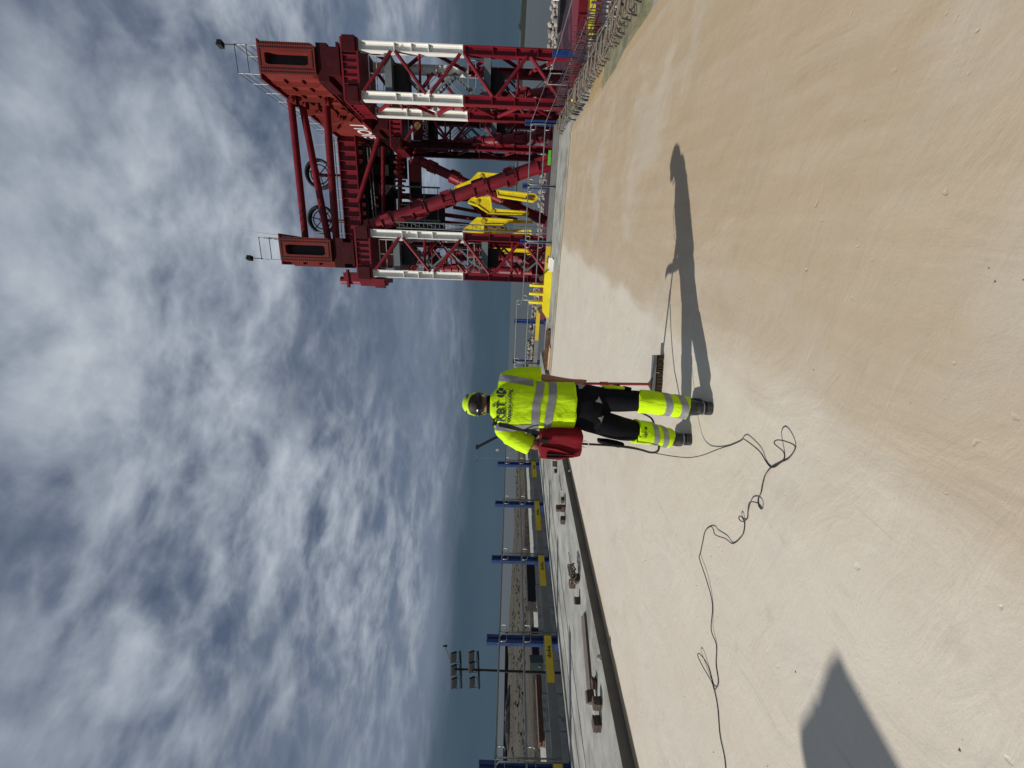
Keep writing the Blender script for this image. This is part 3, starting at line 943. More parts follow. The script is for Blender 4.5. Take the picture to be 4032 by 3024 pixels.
# box girders
GZ = {'right': (11.75, 13.55, 14.70, 18.40), 'left': (0.0, 1.74, 14.80, 18.58)}
GE = 46.2
for side, (ta, tb, z0, z1) in GZ.items():
    sf = 30.0
    body = MB().fbox(K, sf + 0.45, GE, ta, tb, z0, z1).build('box_girder', M_orng, G)
    # end plate with slot
    tm, zm = (ta + tb) / 2, (z0 + z1) / 2
    ow, oh = (tb - ta) / 2, (z1 - z0) / 2
    iw, ih, rc = 0.35, oh - 0.45, 0.16
    outer, inner = [], []
    nseg = 40
    for i in range(nseg):
        a = 2 * math.pi * (i + 0.5) / nseg
        c_, s_ = math.cos(a), math.sin(a)
        kx = min(1 / max(abs(c_), 1e-6), 1 / max(abs(s_), 1e-6))
        ox, oy = c_ * kx, s_ * kx
        outer.append((ox * ow, oy * oh))
        ix, iy = ox * iw, oy * ih
        # rounded corner
        dx, dy = abs(ix) - (iw - rc), abs(iy) - (ih - rc)
        if dx > 0 and dy > 0:
            l_ = math.hypot(dx, dy)
            dx, dy = dx / l_ * rc, dy / l_ * rc
            ix = math.copysign(iw - rc + dx, ix)
            iy = math.copysign(ih - rc + dy, iy)
        inner.append((ix, iy))
    mb = MB()
    ring = lambda lst, s: [K(s, tm + x, zm + y) for x, y in lst]
    A0, A1, B0, B1 = ring(outer, sf), ring(inner, sf), ring(outer, sf + 0.44), ring(inner, sf + 0.44)
    vs = A0 + A1 + B0 + B1
    fs = []
    for i in range(nseg):
        j = (i + 1) % nseg
        fs += [(i, j, nseg + j, nseg + i), (nseg + i, nseg + j, 3 * nseg + j, 3 * nseg + i), (i, 2 * nseg + i, 2 * nseg + j, j)]
    mb.add(vs, fs)
    ep = mb.build('end_plate', M_orng, body)
    MB().fbox(K, sf + 0.42, sf + 0.447, tm - iw - 0.05, tm + iw + 0.05, z0 + 0.3, z1 - 0.3).build('slot_recess', M_black, body)
    mb = MB()
    for xs in (-ow + 0.13, -ow + 0.32, ow - 0.32, ow - 0.13):
        for i in range(24):
            zz_ = z0 + 0.15 + (z1 - z0 - 0.3) * i / 23
            c = K(sf - 0.012, tm + xs, zz_)
            mb.cyl(c - KA * 0.022, c + KA * 0.012, 0.045, n=6)
    for zz_ in (z0 + 0.16, z1 - 0.16):
        for i in range(8):
            c = K(sf - 0.012, tm - 0.42 + 0.84 * i / 7, zz_)
            mb.cyl(c - KA * 0.022, c + KA * 0.012, 0.045, n=6)
    stuff(mb.build('bolt_heads', M_black, body))
    # side stiffeners and flanges on the sunny side
    mb = MB()
    for zz_ in (z0 + 0.05, z0 + 1.25, z0 + 2.45):
        mb.fbox(K, sf + 0.6, 38.2 if side == 'right' else GE - 0.2, ta - 0.16, ta - 0.002, zz_, zz_ + 0.05)
    mb.build('long_stiffener', M_orng, body)
    for i in range(13):
        s = sf + 1.0 + i * 1.22
        if side == 'right' and s > 37.9:
            continue
        MB().prism([K(s, ta - 0.002, z0 + 0.1), K(s, ta - 0.002, z1 - 0.1), K(s, ta - 0.30, z1 - 0.5), K(s, ta - 0.30, z0 + 0.5)], KA * 0.05).build('web_stiffener', M_orng, body)
    mb = MB().fbox(K, sf + 0.2, GE + 0.1, ta - 0.22, tb + 0.22, z1 + 0.002, z1 + 0.09)
    mb.build('top_flange', M_red, body)
    mb = MB().fbox(K, sf + 2.4, GE + 0.1, ta - 0.03, tb + 0.1, z0 - 0.10, z0 - 0.002)
    mb.build('bottom_flange', M_orng, body)
    # pin lugs
    if side == 'right':
        for zz_, s in ((18.1, 33.5), (17.6, 33.9), (15.7, 33.5), (16.0, 36.2)):
            mb = MB().fbox(K, s - 0.3, s - 0.2, ta - 0.55, ta, zz_ - 0.3, zz_ + 0.3)
            mb.fbox(K, s + 0.2, s + 0.3, ta - 0.55, ta, zz_ - 0.3, zz_ + 0.3)
            mb.cyl(K(s - 0.42, ta - 0.35, zz_), K(s + 0.42, ta - 0.35, zz_), 0.15, n=12)
            mb.build('pin_lug', M_orng, body)
        for s, dt, za, zb in ((36.6, 0.7, 14.8, 17.0), (37.4, 0.55, 16.6, 18.2), (38.3, 0.8, 16.6, 18.1), (39.2, 0.5, 17.0, 18.2), (35.2, 0.6, 17.0, 18.3)):
            MB().prism([K(s, ta, za), K(s, ta, zb), K(s, ta - dt, zb - 0.35), K(s, ta - dt * 0.6, za + 0.4)], KA * 0.32).build('bracket', M_orng, body)
        put_text('FAGIOLI', 1.75, K(45.3, ta - 0.015, 14.90), -KA, ZU, 'lettering', M_wtext, body, 0.035, 1.0)
    # walkway railing on top
    mb = MB()
    zt = z1 + 0.09
    for t in (ta + 0.1, tb - 0.1):
        for hz_ in (0.55, 1.1, 1.5):
            mb.cyl(K(sf + 0.3, t, zt + hz_), K(42.5, t, zt + hz_), 0.028, n=5)
        for i in range(9):
            s = sf + 0.35 + i * 1.5
            mb.cyl(K(s, t, zt), K(s, t, zt + 1.5), 0.03, n=5)
    for hz_ in (0.75, 1.5):
        mb.cyl(K(sf + 0.3, ta + 0.1, zt + hz_), K(sf + 0.3, tb - 0.1, zt + hz_), 0.028, n=5)
    mb.build('walkway_rail', M_galv, body)
    mb = MB().cyl(K(sf + 0.3, tb - 0.15 if side == 'right' else ta + 0.15, zt + 1.4), K(sf + 0.3, tb - 0.15 if side == 'right' else ta + 0.15, zt + 2.35), 0.03, n=5)
    c = K(sf + 0.3, tb - 0.15 if side == 'right' else ta + 0.15, zt + 2.45)
    mb.beam(c - V((0, 0, 0.22)), c + V((0, 0, 0.08)), 0.34, 0.34)
    mb.cyl(c + V((0, 0, 0.08)), c + V((0, 0, 0.22)), 0.13, 0.06, n=8)
    mb.build('warning_lamp', M_black, body)
    if side == 'left':
        MB().cyl(K(sf + 0.4, tb + 0.02, 17.9), K(sf + 0.1, tb + 0.35, 21.7), 0.03, 0.012, n=5).build('aerial', M_galv, body)

# jacking bracket hung outside the left tower head
mb = MB().fbox(K, 29.9, 32.0, -1.55, -0.98, 11.3, 12.75)
mb.fbox(K, 29.9, 31.5, -1.25, -0.62, 12.75, 14.0)
mb.fbox(K, 29.7, 30.0, -1.65, -1.0, 10.9, 11.6)
mb.fbox(K, 29.8, 31.7, -1.3, -0.98, 10.85, 11.28)
mb.fbox(K, 29.8, 30.1, -1.7, -0.4, 13.6, 13.75)
mb.cyl(K(30.2, -1.2, 12.8), K(30.2, -1.2, 14.3), 0.28, n=12)
mb.build('jacking_bracket', M_red, G)

# long tubes between the girders
for p, q, r_ in ((K(33.4, 11.5, 18.25), K(33.4, 1.74, 18.3), 0.26), (K(33.9, 11.5, 17.7), K(33.2, 1.74, 16.35), 0.26), (K(33.5, 11.5, 15.7), K(33.3, 1.74, 15.75), 0.28)):
    mb = MB().cyl(p, q, r_, n=14)
    d = (q - p).normalized()
    mb.cyl(p - d * 0.5, p + d * 0.1, r_ * 0.7, n=10)
    mb.cyl(p + d * 0.1, p + d * 0.22, r_ * 1.2, n=14)
    mb.build('tie_tube', M_red, G, 'auto')
# cross girders; the rear one's dark red stands in for shade
for s, z0, z1, mt in ((42.2, 16.9, 18.45, M_red), (45.0, 14.2, 18.2, M_redd)):
    cg = MB().fbox(K, s, s + 0.12, 1.76, 11.73, z0, z1).build('cross_girder', mt, G)
    MB().fbox(K, s - 0.3, s + 0.4, 1.76, 11.73, z1 + 0.002, z1 + 0.10).build('flange', mt, cg)
    MB().fbox(K, s - 0.3, s + 0.4, 1.76, 11.73, z0 - 0.10, z0 - 0.002).build('flange', mt, cg)
    for i in range(12):
        t = 2.1 + i * 0.83
        MB().fbox(K, s - 0.28, s - 0.002, t - 0.02, t + 0.02, z0 + 0.01, z1 - 0.01).build('rib', mt, cg)
MB().fbox(K, 42.7, 44.6, 2.2, 11.3, 16.2, 16.5).build('bay_shade_deck', M_black, G)  # black deck added to darken the recess behind the girder
mb = MB()
for t in (3.2, 5.0, 7.4, 9.2, 10.8):
    mb.fbox(K, 43.0, 44.2, t - 0.5, t + 0.4, 13.9 + 0.3 * math.sin(t * 3), 16.15)
mb.build('bay_shade_boxes', M_black, G)  # black boxes standing in for the shade below the girder
mb = MB()
for t0_, z0_, t1_, z1_ in ((10.9, 15.6, 4.4, 15.4), (10.9, 15.9, 4.4, 15.7)):
    mb.cyl(K(42.5, t0_, z0_), K(42.5, t1_, z1_), 0.06, n=6)
mb.build('service_pipe', M_galv, G)
mb = MB()
for hz_ in (0.3, 0.6, 1.15):
    mb.cyl(K(41.8, 2.0, 18.5 + hz_), K(41.8, 11.5, 18.5 + hz_), 0.05 if hz_ < 1 else 0.03, n=6)
for i in range(10):
    mb.cyl(K(41.8, 2.1 + i, 18.5), K(41.8, 2.1 + i, 19.65), 0.03, n=5)
mb.build('walkway_rail', M_galv, G)
MB().cyl(K(41.6, 10.9, 18.5), K(41.6, 10.7, 21.0), 0.025, n=5).build('aerial', M_galv, G)
# secondary tubes and beams in the bay between the towers
for p, q, r_ in ((K(42.0, 11.6, 14.6), K(42.0, 5.9, 17.0), 0.24), (K(42.3, 11.0, 14.3), K(42.3, 2.0, 14.8), 0.20), (K(43.5, 10.6, 13.0), K(43.5, 3.0, 13.4), 0.22),
                 (K(44.0, 8.2, 16.0), K(44.0, 6.5, 11.5), 0.2), (K(45.5, 5.6, 10.0), K(45.5, 5.1, 4.5), 0.22), (K(45.5, 4.8, 10.0), K(45.5, 4.4, 3.0), 0.2),
                 (K(45.5, 6.3, 8.0), K(45.5, 5.3, 1.0), 0.18), (K(45.5, 3.8, 10.0), K(45.5, 4.3, 2.5), 0.2)):
    MB().cyl(p, q, r_, n=10).build('bay_tube', M_red, G, 'auto')
mb = MB()
mb.fbox(K, 43.6, 44.2, 8.6, 10.7, 12.5, 14.1)
mb.fbox(K, 44.4, 45.0, 3.2, 6.5, 8.8, 13.6)
mb.fbox(K, 44.2, 44.8, 6.8, 7.3, 5.6, 14.0)
mb.fbox(K, 44.3, 44.9, 7.3, 10.4, 11.2, 12.4)
mb.build('cable_cabinet', M_black, G)
mb = MB()
for i in range(9):
    t = 6.9 + i * 0.42
    mb.fbox(K, 43.3, 43.5, t, t + 0.2, 12.5 + 0.1 * (i % 3), 13.4 + 0.25 * (i % 2))
mb.fbox(K, 43.2, 43.4, 8.2, 10.3, 11.0, 12.0)
mb.build('hanger_plate', M_orng, G)
mb = MB()
for t, z0_, z1_ in ((3.4, 9.0, 14.0), (4.6, 9.0, 13.5), (6.0, 8.0, 13.0), (7.7, 9.0, 14.0)):
    mb.beam(K(43.0, t, z0_), K(43.0, t, z1_), 0.12, 0.12)
for zz_ in (9.2, 10.6, 12.0, 13.2):
    mb.beam(K(43.0, 3.4, zz_), K(43.0, 7.7, zz_), 0.07, 0.07)
mb.build('service_frame', M_galv, G)

# hose reels
for t, zc in ((8.3, 20.55), (4.15, 20.75)):
    c = K(42.0, t, zc)
    mb = MB()
    for r_, th_ in ((1.25, 0.17), (1.25, -0.17)):
        pts = [c + KA * th_ + KB * (r_ * math.cos(2 * math.pi * i / 28)) + ZU * (r_ * math.sin(2 * math.pi * i / 28)) for i in range(28)]
        mb.tube(pts, 0.14, 6, True)
    pts = [c + KB * (0.85 * math.cos(2 * math.pi * i / 24)) + ZU * (0.85 * math.sin(2 * math.pi * i / 24)) for i in range(24)]
    mb.tube(pts, 0.06, 5, True)
    reel = mb.build('hose_reel', M_black, G, True)
    for i in range(6):
        a = i * math.pi / 3 + 0.3
        d = KB * math.cos(a) + ZU * math.sin(a)
        MB().beam(c + d * 0.1, c + d * 1.25, 0.09, 0.06).build('spoke', M_redd, reel)
    mb = MB().cyl(c - KA * 0.4, c + KA * 0.4, 0.16, n=10)
    mb.beam(c + KA * 0.35 - ZU * 0.05, K(42.4, t, 18.4), 0.25, 0.2)
    mb.build('reel_stand', M_red, reel)
mb = MB()
for t in (3.0, 3.35):
    for zz_ in (19.9, 20.35):
        mb.beam(K(41.4, 2.6, zz_), K(41.4, 3.0, zz_), 0.04, 0.04)
for zz_ in (19.6, 20.9):
    mb.beam(K(41.5, 2.7 + (zz_ - 19.6) * 0.2, 18.5), K(41.5, 2.7 + (zz_ - 19.6) * 0.2, 21.2), 0.06, 0.06)
mb.build('lattice_post', M_galvl, G)


# collared tubular braces
def big_brace(p, q, r_, nc, name='main_brace', mat=None):
    d = (q - p).normalized()
    L = (q - p).length
    x, y = perp(d)
    o = MB().cyl(p, q, r_, n=18).build(name, mat or M_red, G, 'auto')
    for i in range(nc):
        u = (i + 0.35) / nc * L
        mb = MB()
        for k in (0, 0.75 + 0.25 * (i % 2)):
            c = p + d * (u + k)
            mb.cyl(c, c + d * 0.07, r_ * 1.28, n=18)
        for a in range(4):
            an = a * math.pi / 2 + 0.5 + i
            off = x * math.cos(an) * r_ * 1.12 + y * math.sin(an) * r_ * 1.12
            c = p + d * (u + 0.07) + off
            mb.beam(c, c + d * (0.62 + 0.2 * (i % 2)), 0.20, 0.26, x)
        mb.build('collar', M_red, o)
    mb = MB().cyl(p - d * 0.7, p, r_ * 0.55, r_ * 0.95, n=12)
    mb.cyl(p - d * 0.2, p - d * 0.08, r_ * 1.2, n=14)
    mb.build('end_joint', M_red, o)
    return o


big_brace(K(30.35, 2.75, 11.75), K(29.95, 7.42, -1.5), 0.44, 6)
big_brace(K(43.0, 11.1, 11.6), K(38.2, 11.35, -1.6), 0.40, 7)
big_brace(K(41.0, 9.55, 10.4), K(41.0, 4.75, -1.8), 0.42, 6)
big_brace(K(36.5, 12.0, 9.6), K(30.0, 11.5, -1.8), 0.42, 6)
big_brace(K(44.8, 6.2, 5.4), K(44.8, 1.5, -1.6), 0.26, 4)
big_brace(K(38.5, 1.2, 7.0), K(33.0, 0.8, -1.6), 0.38, 5)
big_brace(K(37.5, -0.1, 7.5), K(33.2, -0.1, -1.6), 0.38, 5)

# caged ladder beside the left tower
mb = MB()
for t in (2.62, 3.0):
    mb.beam(K(29.7, t, -1.9), K(29.7, t, 9.8), 0.05, 0.09)
for i in range(40):
    z = -1.7 + i * 0.29
    mb.beam(K(29.7, 2.64, z), K(29.7, 2.98, z), 0.03, 0.03)
for i in range(10):
    z = -1.0 + i * 1.1
    mb.beam(K(29.72, 2.62, z), K(29.72, 3.0, z + 1.1), 0.03, 0.03)
mb.build('ladder', M_galv, G)
# sign on the far tower
sg = MB().fbox(K, 39.72, 39.8, 10.95, 13.4, 9.3, 10.75).build('sign_panel', M_redd, G)
put_text('FAGIOLI', 0.62, K(39.70, 11.0, 9.42), KB, ZU, 'lettering', M_gtext, sg, 0.01)
mb = MB()
c = K(39.70, 12.1, 10.32)
for k in range(3):
    rx = 0.27 * (1, 0.62, 0.2)[k]
    mb.tube([c + KB * (rx * math.cos(2 * math.pi * i / 16)) + ZU * (0.27 * math.sin(2 * math.pi * i / 16)) for i in range(16)], 0.018, 4, True)
for zz_ in (-0.12, 0, 0.12):
    l_ = math.sqrt(0.27 ** 2 - zz_ ** 2)
    mb.cyl(c - KB * l_ + ZU * zz_, c + KB * l_ + ZU * zz_, 0.016, n=4)
mb.build('globe_emblem', M_gold, sg)


# yellow lifting arms hanging under the gantry
def arm(label, poly, s, pins, th=0.42):
    c = sum((V((0, p[0], p[1])) for p in poly), V((0, 0, 0))) / len(poly)
    o = thing('lifting_arm', label, 'lifting arm', K(s, c.y, min(p[1] for p in poly)), 'yellow lifting arms')
    b_ = MB().prism([K(s, t, z) for t, z in poly], KA * th).build('arm_plate', M_yel, o)
    for t, z, r_ in pins:
        MB().cyl(K(s - 0.12, t, z), K(s + th + 0.12, t, z), r_, n=14).build('pin', M_sty, o, 'auto')
    mb = MB()
    for a, b2 in zip(poly, poly[1:] + poly[:1]):
        p, q = K(s + th / 2, *a), K(s + th / 2, *b2)
        mb.beam(p, q, 0.10, th + 0.14, ZU if abs((q - p).normalized().z) < 0.9 else KB)
    mb.build('edge_plate', M_yel, o)
    return o


arm('bent yellow lifting arm partly behind the thick red diagonal brace', [(6.85, 7.0), (7.15, 6.9), (7.75, 5.45), (8.4, 4.8), (8.35, 2.7), (7.95, 2.75), (7.85, 4.4), (7.45, 4.6), (6.9, 6.2)], 39.2, [(8.1, 4.5, 0.18)])
b2 = arm('straight yellow lifting arm ending in a rounded eye with a slot', [(6.75, 3.0), (6.6, 0.6), (6.55, -0.4), (6.25, -0.7), (5.98, -0.3), (6.05, 0.4), (6.3, 2.9)], 37.8, [])
MB().prism([K(37.68, 6.28 + 0.13 * math.cos(a), -0.0 + 0.42 * math.sin(a)) for a in [i * math.pi / 8 for i in range(16)]], KA * 0.7).build('slot', M_rust, b2)
arm('yellow hook shaped arm with a stepped jaw in mid gantry', [(5.75, 5.6), (6.15, 5.2), (6.25, 3.6), (5.3, 3.45), (5.25, 3.0), (5.1, 0.1), (4.9, 0.1), (4.85, 3.7), (5.5, 4.75)], 38.2, [(5.05, 3.35, 0.2), (5.75, 4.75, 0.18)])
arm('yellow crooked arm with a red pin beside the left lattice tower', [(3.3, 6.1), (3.7, 5.6), (4.45, 4.75), (4.4, 1.9), (4.3, -0.3), (4.22, -0.3), (4.2, 2.0), (3.95, 2.3), (3.88, 4.15), (3.2, 4.15)], 38.0, [(4.15, 4.2, 0.25)])
arm('yellow straight arm just right of the left lattice tower', [(3.65, 4.1), (3.6, -0.25), (3.12, -0.25), (3.05, 2.8), (3.1, 4.0)], 38.6, [(3.35, 3.6, 0.15)])
arm('narrow yellow arm seen through the left lattice tower', [(1.9, 3.2), (1.9, -0.3), (1.6, -0.5), (1.45, -0.2), (1.5, 3.2)], 38.6, [])

# ================================================================== EDGE PROTECTION
# left fence
PX = []
sp = (14.29 - 3.37) / 4 * 0.0 + 2.21
for i in range(7):
    PX.append(12.22 - i * 2.215)       # far to near along s
TF = -8.76


def blue_post(label, p, ht, low, wdt=0.20, xd=SA, group='blue edge protection posts'):
    """p: point at deck level on the post axis"""
    o = thing('edge_post', label, 'post', p, group)
    yd = ZU.cross(V(xd))
    mb = MB()
    for sg_ in (-1, 1):
        mb.beam(p + xd * (sg_ * wdt * 0.32) - ZU * low, p + xd * (sg_ * wdt * 0.32) + ZU * ht, wdt * 0.34, 0.11, xd)
    mb.build('post_channel', M_blue, o)
    MB().beam(p - ZU * (low - 0.005) + yd * 0.0, p + ZU * (ht - 0.01), wdt * 0.3, 0.05, xd).build('web', M_blue, o)
    mb = MB()
    for k in range(int((ht + low) / 0.22)):
        z = -low + 0.12 + k * 0.22
        mb.beam(p + ZU * z - xd * (wdt * 0.5), p + ZU * z + xd * (wdt * 0.5), 0.025, 0.13)
    mb.build('batten', M_blue, o)
    MB().beam(p - ZU * 0.02 - yd * 0.10, p - ZU * 0.02 + yd * 0.20, wdt * 1.1, 0.09, xd).build('foot_bracket', M_blue, o)
    o.rotation_euler = (random.uniform(-0.012, 0.012), random.uniform(-0.012, 0.012), random.uniform(-0.06, 0.06))
    MB().beam(p + ZU * (ht * 0.62) - xd * 0.05, p + ZU * (ht * 0.62) + xd * 0.05, 0.03, 0.16).build('clamp', M_galvl, o)
    return o


def rail_panel(label, p, q, zt, zm, zb0, zb1, yl, inward, group='guard rail panels', word='doka', loops=True):
    """p,q ends at deck level z=0; zt,zm rail heights, zb0..zb1 toe board; yl=(u0,u1) yellow part in fractions"""
    d = (q - p)
    L = d.length
    d = d / L
    o = thing('guard_rail_panel', label, 'guard rail', (p + q) / 2 + ZU * zb0, group)
    MB().cyl(p + ZU * zt, q + ZU * zt, 0.021, n=8).build('top_rail', M_galv, o, 'auto')
    MB().cyl(p + ZU * zm, q + ZU * zm, 0.021, n=8).build('middle_rail', M_galv, o, 'auto')
    tb = MB().beam(p + ZU * (zb0 + zb1) / 2, q + ZU * (zb0 + zb1) / 2, zb1 - zb0, 0.026, ZU).build('toe_board', M_board, o)
    for e, sg_ in ((p, 1), (q, -1)):
        e = e + d * (0.012 * sg_)
        w_ = 0.16
        pts = [e + ZU * zb0, e + ZU * (zt - 0.06), e + d * (sg_ * 0.05) + ZU * (zt - 0.005)]
        MB().tube(pts, 0.018, 6).build('end_upright', M_galvl, o, True)
        if loops:
            a = e + d * (sg_ * w_)
            for zc in (zt, zm):
                pts = [e + ZU * (zc - 0.16), a - d * (sg_ * 0.03) + ZU * (zc - 0.16), a + ZU * (zc - 0.13), a + ZU * (zc - 0.005)]
                MB().tube(pts, 0.012, 5).build('corner_loop', M_galvl, o, True)
    if yl:
        u0, u1 = yl
        a, b = p + d * (L * u0), p + d * (L * u1)
        ins = V(inward) * 0.016
        zc = (zb0 + zb1) / 2
        st = MB().beam(a + ZU * zc + ins, b + ZU * zc + ins, (zb1 - zb0) * 0.86, 0.008, ZU).build('sticker', M_sty, o)
        if word:
            xd = d if d.cross(ZU).dot(V(inward)) > 0 else -d
            org = (a if xd.dot(d) > 0 else b) + xd * (L * abs(u1 - u0) * 0.50) + ins + V(inward) * 0.006 + ZU * (zb0 + (zb1 - zb0) * 0.26)
            put_text(word, (zb1 - zb0) * 0.72, org, xd, ZU, 'lettering', M_text, st, 0.003)
    return o


nms = ['leftmost, at the edge of the photo', 'next to the floodlight mast', 'third from the left, before the brown land', 'fourth from the left, before the green field', 'beside the red shoulder bag']
order = ['far end behind the worker', 'nearest to the red bag', 'second left of the worker', 'third left of the worker', 'to the right of the floodlight mast', 'at the left picture edge', 'left of the picture edge']
for i, s in enumerate(PX):
    if i == 0:
        continue
for i in range(0, 6):
    s = PX[i]
    lab = ['blue steel edge post on the walkway edge, first left of the red bag',
           'blue steel edge post on the walkway edge, second left of the red bag',
           'blue steel edge post on the walkway edge, third left of the red bag',
           'tall blue steel edge post right of the floodlight mast',
           'blue steel edge post cut by the left edge of the picture',
           'blue steel edge post outside the left edge of the picture'][i]
    blue_post(lab, S(s, TF - 0.06, 0.13), 1.6, 0.22, 0.19)
for i in range(-1, 5):
    a = PX[0] + 2.215 if i < 0 else PX[i]
    b = PX[i + 1]
    lab = ['grey guard rail panel hidden partly by the worker, far end of the walkway edge',
           'grey guard rail panel with yellow sticker, nearest the red bag on the left side',
           'grey guard rail panel with a rounded yellow sticker, second from the red bag',
           'grey guard rail panel with yellow sticker, third from the red bag',
           'large grey guard rail panel with yellow sticker before the floodlight mast',
           'grey guard rail panel past the left picture edge'][i + 1]
    rail_panel(lab, S(b + 0.11, TF + 0.06, 0), S(a - 0.02 + 0.10, TF + 0.06, 0), 1.44, 0.90, 0.27, 0.45, (0.55 if i != 1 else 0.40, 0.985), SB)

# far edge, right half (low) and left half (high)
far_t = [2.73, 0.87, -0.97]
labs = ['blue edge post at the far right corner, before the green panel', 'blue edge post on the far edge in front of the thick red brace', 'blue edge post on the far edge beside the left lattice tower']
for t, lb in zip(far_t, labs):
    blue_post(lb, S(15.12, t, 0), 1.17, 0.12, 0.16, SB)
for (ta, tb), lb, yl in (((2.70, 0.9), 'grey low guard rail panel at the far right corner', None),
                         ((0.86, -0.94), 'grey low guard rail panel in front of the yellow lifting arms', None),
                         ((-0.98, -3.1), 'low guard rail panel with yellow sticker behind the yellow bollard frame', (0.05, 0.62))):
    rail_panel(lb, S(15.05, ta, 0), S(15.05, tb, 0), 0.97, 0.50, 0.015, 0.215, yl, -SA)
for t, lb in ((-3.97, 'blue edge post left of the yellow bollard frame'), (-5.7, 'blue edge post at the far left corner right of the worker')):
    blue_post(lb, S(15.12, t, 0.05), 1.22, 0.15, 0.16, SB)
rail_panel('guard rail panel with yellow sticker between worker and yellow bollard frame', S(15.06, -3.1, 0), S(15.06, -5.7, 0), 1.19, 0.74, 0.25, 0.42, (0.1, 0.62), -SA, word='')
rail_panel('grey guard rail panel right beside the worker shoulder', S(15.06, -5.74, 0), S(15.06, -8.5, 0), 1.19, 0.74, 0.25, 0.42, None, -SA)
# right-hand fence on the lower ledge
blue_post('blue edge post standing among the starter bars at right', S(12.3, 3.7, -0.45), 1.05, 0.4, 0.16, SA)
o = thing('rail_line', 'thin pair of sloping guard rails beyond the starter bars', 'guard rail', S(12.3, 3.7, -0.4))
MB().tube([S(15.05, 2.73, 0.97), S(12.3, 3.68, 0.50), S(3.0, 3.75, 0.42)], 0.012, 6).build('top_rail', M_galv, o)
MB().tube([S(15.05, 2.73, 0.50), S(12.3, 3.68, 0.08), S(3.0, 3.75, 0.0)], 0.012, 6).build('middle_rail', M_galv, o)
MB().tube([S(13.2, 3.55, -0.2), S(13.2, 3.55, 0.55), S(13.6, 3.4, 0.62), S(13.6, 3.4, -0.2)], 0.014, 5).build('brace_loop', M_galvl, o)
MB().beam(S(14.9, 2.9, -0.12), S(10.8, 3.62, -0.25), 0.17, 0.03, ZU).build('toe_board', M_board, o)
gp = MB().fbox(S, 15.32, 15.36, 1.55, 2.0, 0.22, 0.32).build('green_panel', M_green)
tag(gp, 'lime green panel behind the far right guard rail', 'panel')

# ================================================================== THINGS ON THE FAR BORDER
yb = thing('bollard_frame', 'bright yellow steel frame with three upright fins on the far edge', 'bollard frame', S(14.2, -2.7, 0.006))
sY = 14.05
MB().prism([S(sY, -1.83, 0.01), S(sY, -1.83, 0.16), S(sY, -1.95, 0.27), S(sY, -3.28, 0.27), S(sY, -3.52, 0.10), S(sY, -3.52, 0.01)], SA * 0.5).build('base_beam', M_yel, yb)
for t in (-2.42, -2.72, -3.03):
    prof = [(0.02, 0.27), (0.02, 0.45), (0.06, 0.72), (0.12, 0.78), (0.20, 0.74), (0.36, 0.45), (0.44, 0.27)]
    MB().prism([S(sY + a, t, z) for a, z in prof], SB * 0.075).build('fin', M_yel, yb)
for t, ang in ((-2.12, 0.5), (-3.28, 0.55)):
    c = S(sY + 0.1, t, 0.36 if t > -3 else 0.33)
    d = (SB * math.cos(ang) + ZU * math.sin(ang)) * 0.085
    e_ = (-SB * math.sin(ang) + ZU * math.cos(ang)) * 0.085
    mb = MB().prism([c - d - e_, c + d - e_, c + d + e_, c - d + e_], SA * 0.25)
    mb.build('timber_packer', M_wood, yb)
wb = thing('white_channel', 'short white channel section leaning by the yellow frame', 'channel', S(13.9, -1.6, 0.006))
MB().fbox(S, 13.75, 14.3, -1.82, -1.42, 0.01, 0.03).build('web', M_white, wb)
MB().fbox(S, 13.75, 13.78, -1.82, -1.42, 0.031, 0.15).build('flange', M_white, wb)
MB().fbox(S, 14.27, 14.30, -1.82, -1.42, 0.031, 0.15).build('flange', M_white, wb)
for lab, s, t, L_, rot in (('rusty steel ladder frame lying flat right of the worker', 13.1, -4.45, 1.5, 0.05), ('second rusty ladder frame lying behind the first one', 13.6, -4.65, 1.5, -0.04)):
    o = thing('ladder_frame', lab, 'steel frame', S(s, t, 0.006), 'rusty frames on the far border')
    d = (SB * math.cos(rot) + SA * math.sin(rot))
    e_ = ZU.cross(d)
    c = S(s, t, 0.06)
    for k in (-1, 1):
        MB().beam(c - d * L_ / 2 + e_ * 0.17 * k, c + d * L_ / 2 + e_ * 0.17 * k, 0.05, 0.10, e_).build('side_rail', M_rust, o)
    for i in range(5):
        x = (-0.45 + 0.22 * i) * L_
        MB().beam(c + d * x - e_ * 0.2, c + d * x + e_ * 0.2, 0.07, 0.06).build('rung', M_rust, o)
pt = tag(MB().prism([S(12.55, -4.2, 0.012), S(12.75, -5.15, 0.012), S(13.0, -5.1, 0.012), S(12.8, -4.15, 0.012)], ZU * 0.035).build('timber_offcut', M_woodl),
         'fresh timber offcut lying in front of the rusty frames', 'board')
wire = tag(MB().tube([S(13.6 + 0.25 * math.sin(i * 0.7), -3.6 - 0.09 * i + 0.1 * math.cos(i * 1.3), 0.02 + 0.04 * abs(math.sin(i))) for i in range(14)], 0.008, 5).build('wire_offcut', M_rebd, None, True),
           'curled dark wire lying left of the yellow frame', 'wire')

# ================================================================== THINGS ON THE WALKWAY
blk = {}


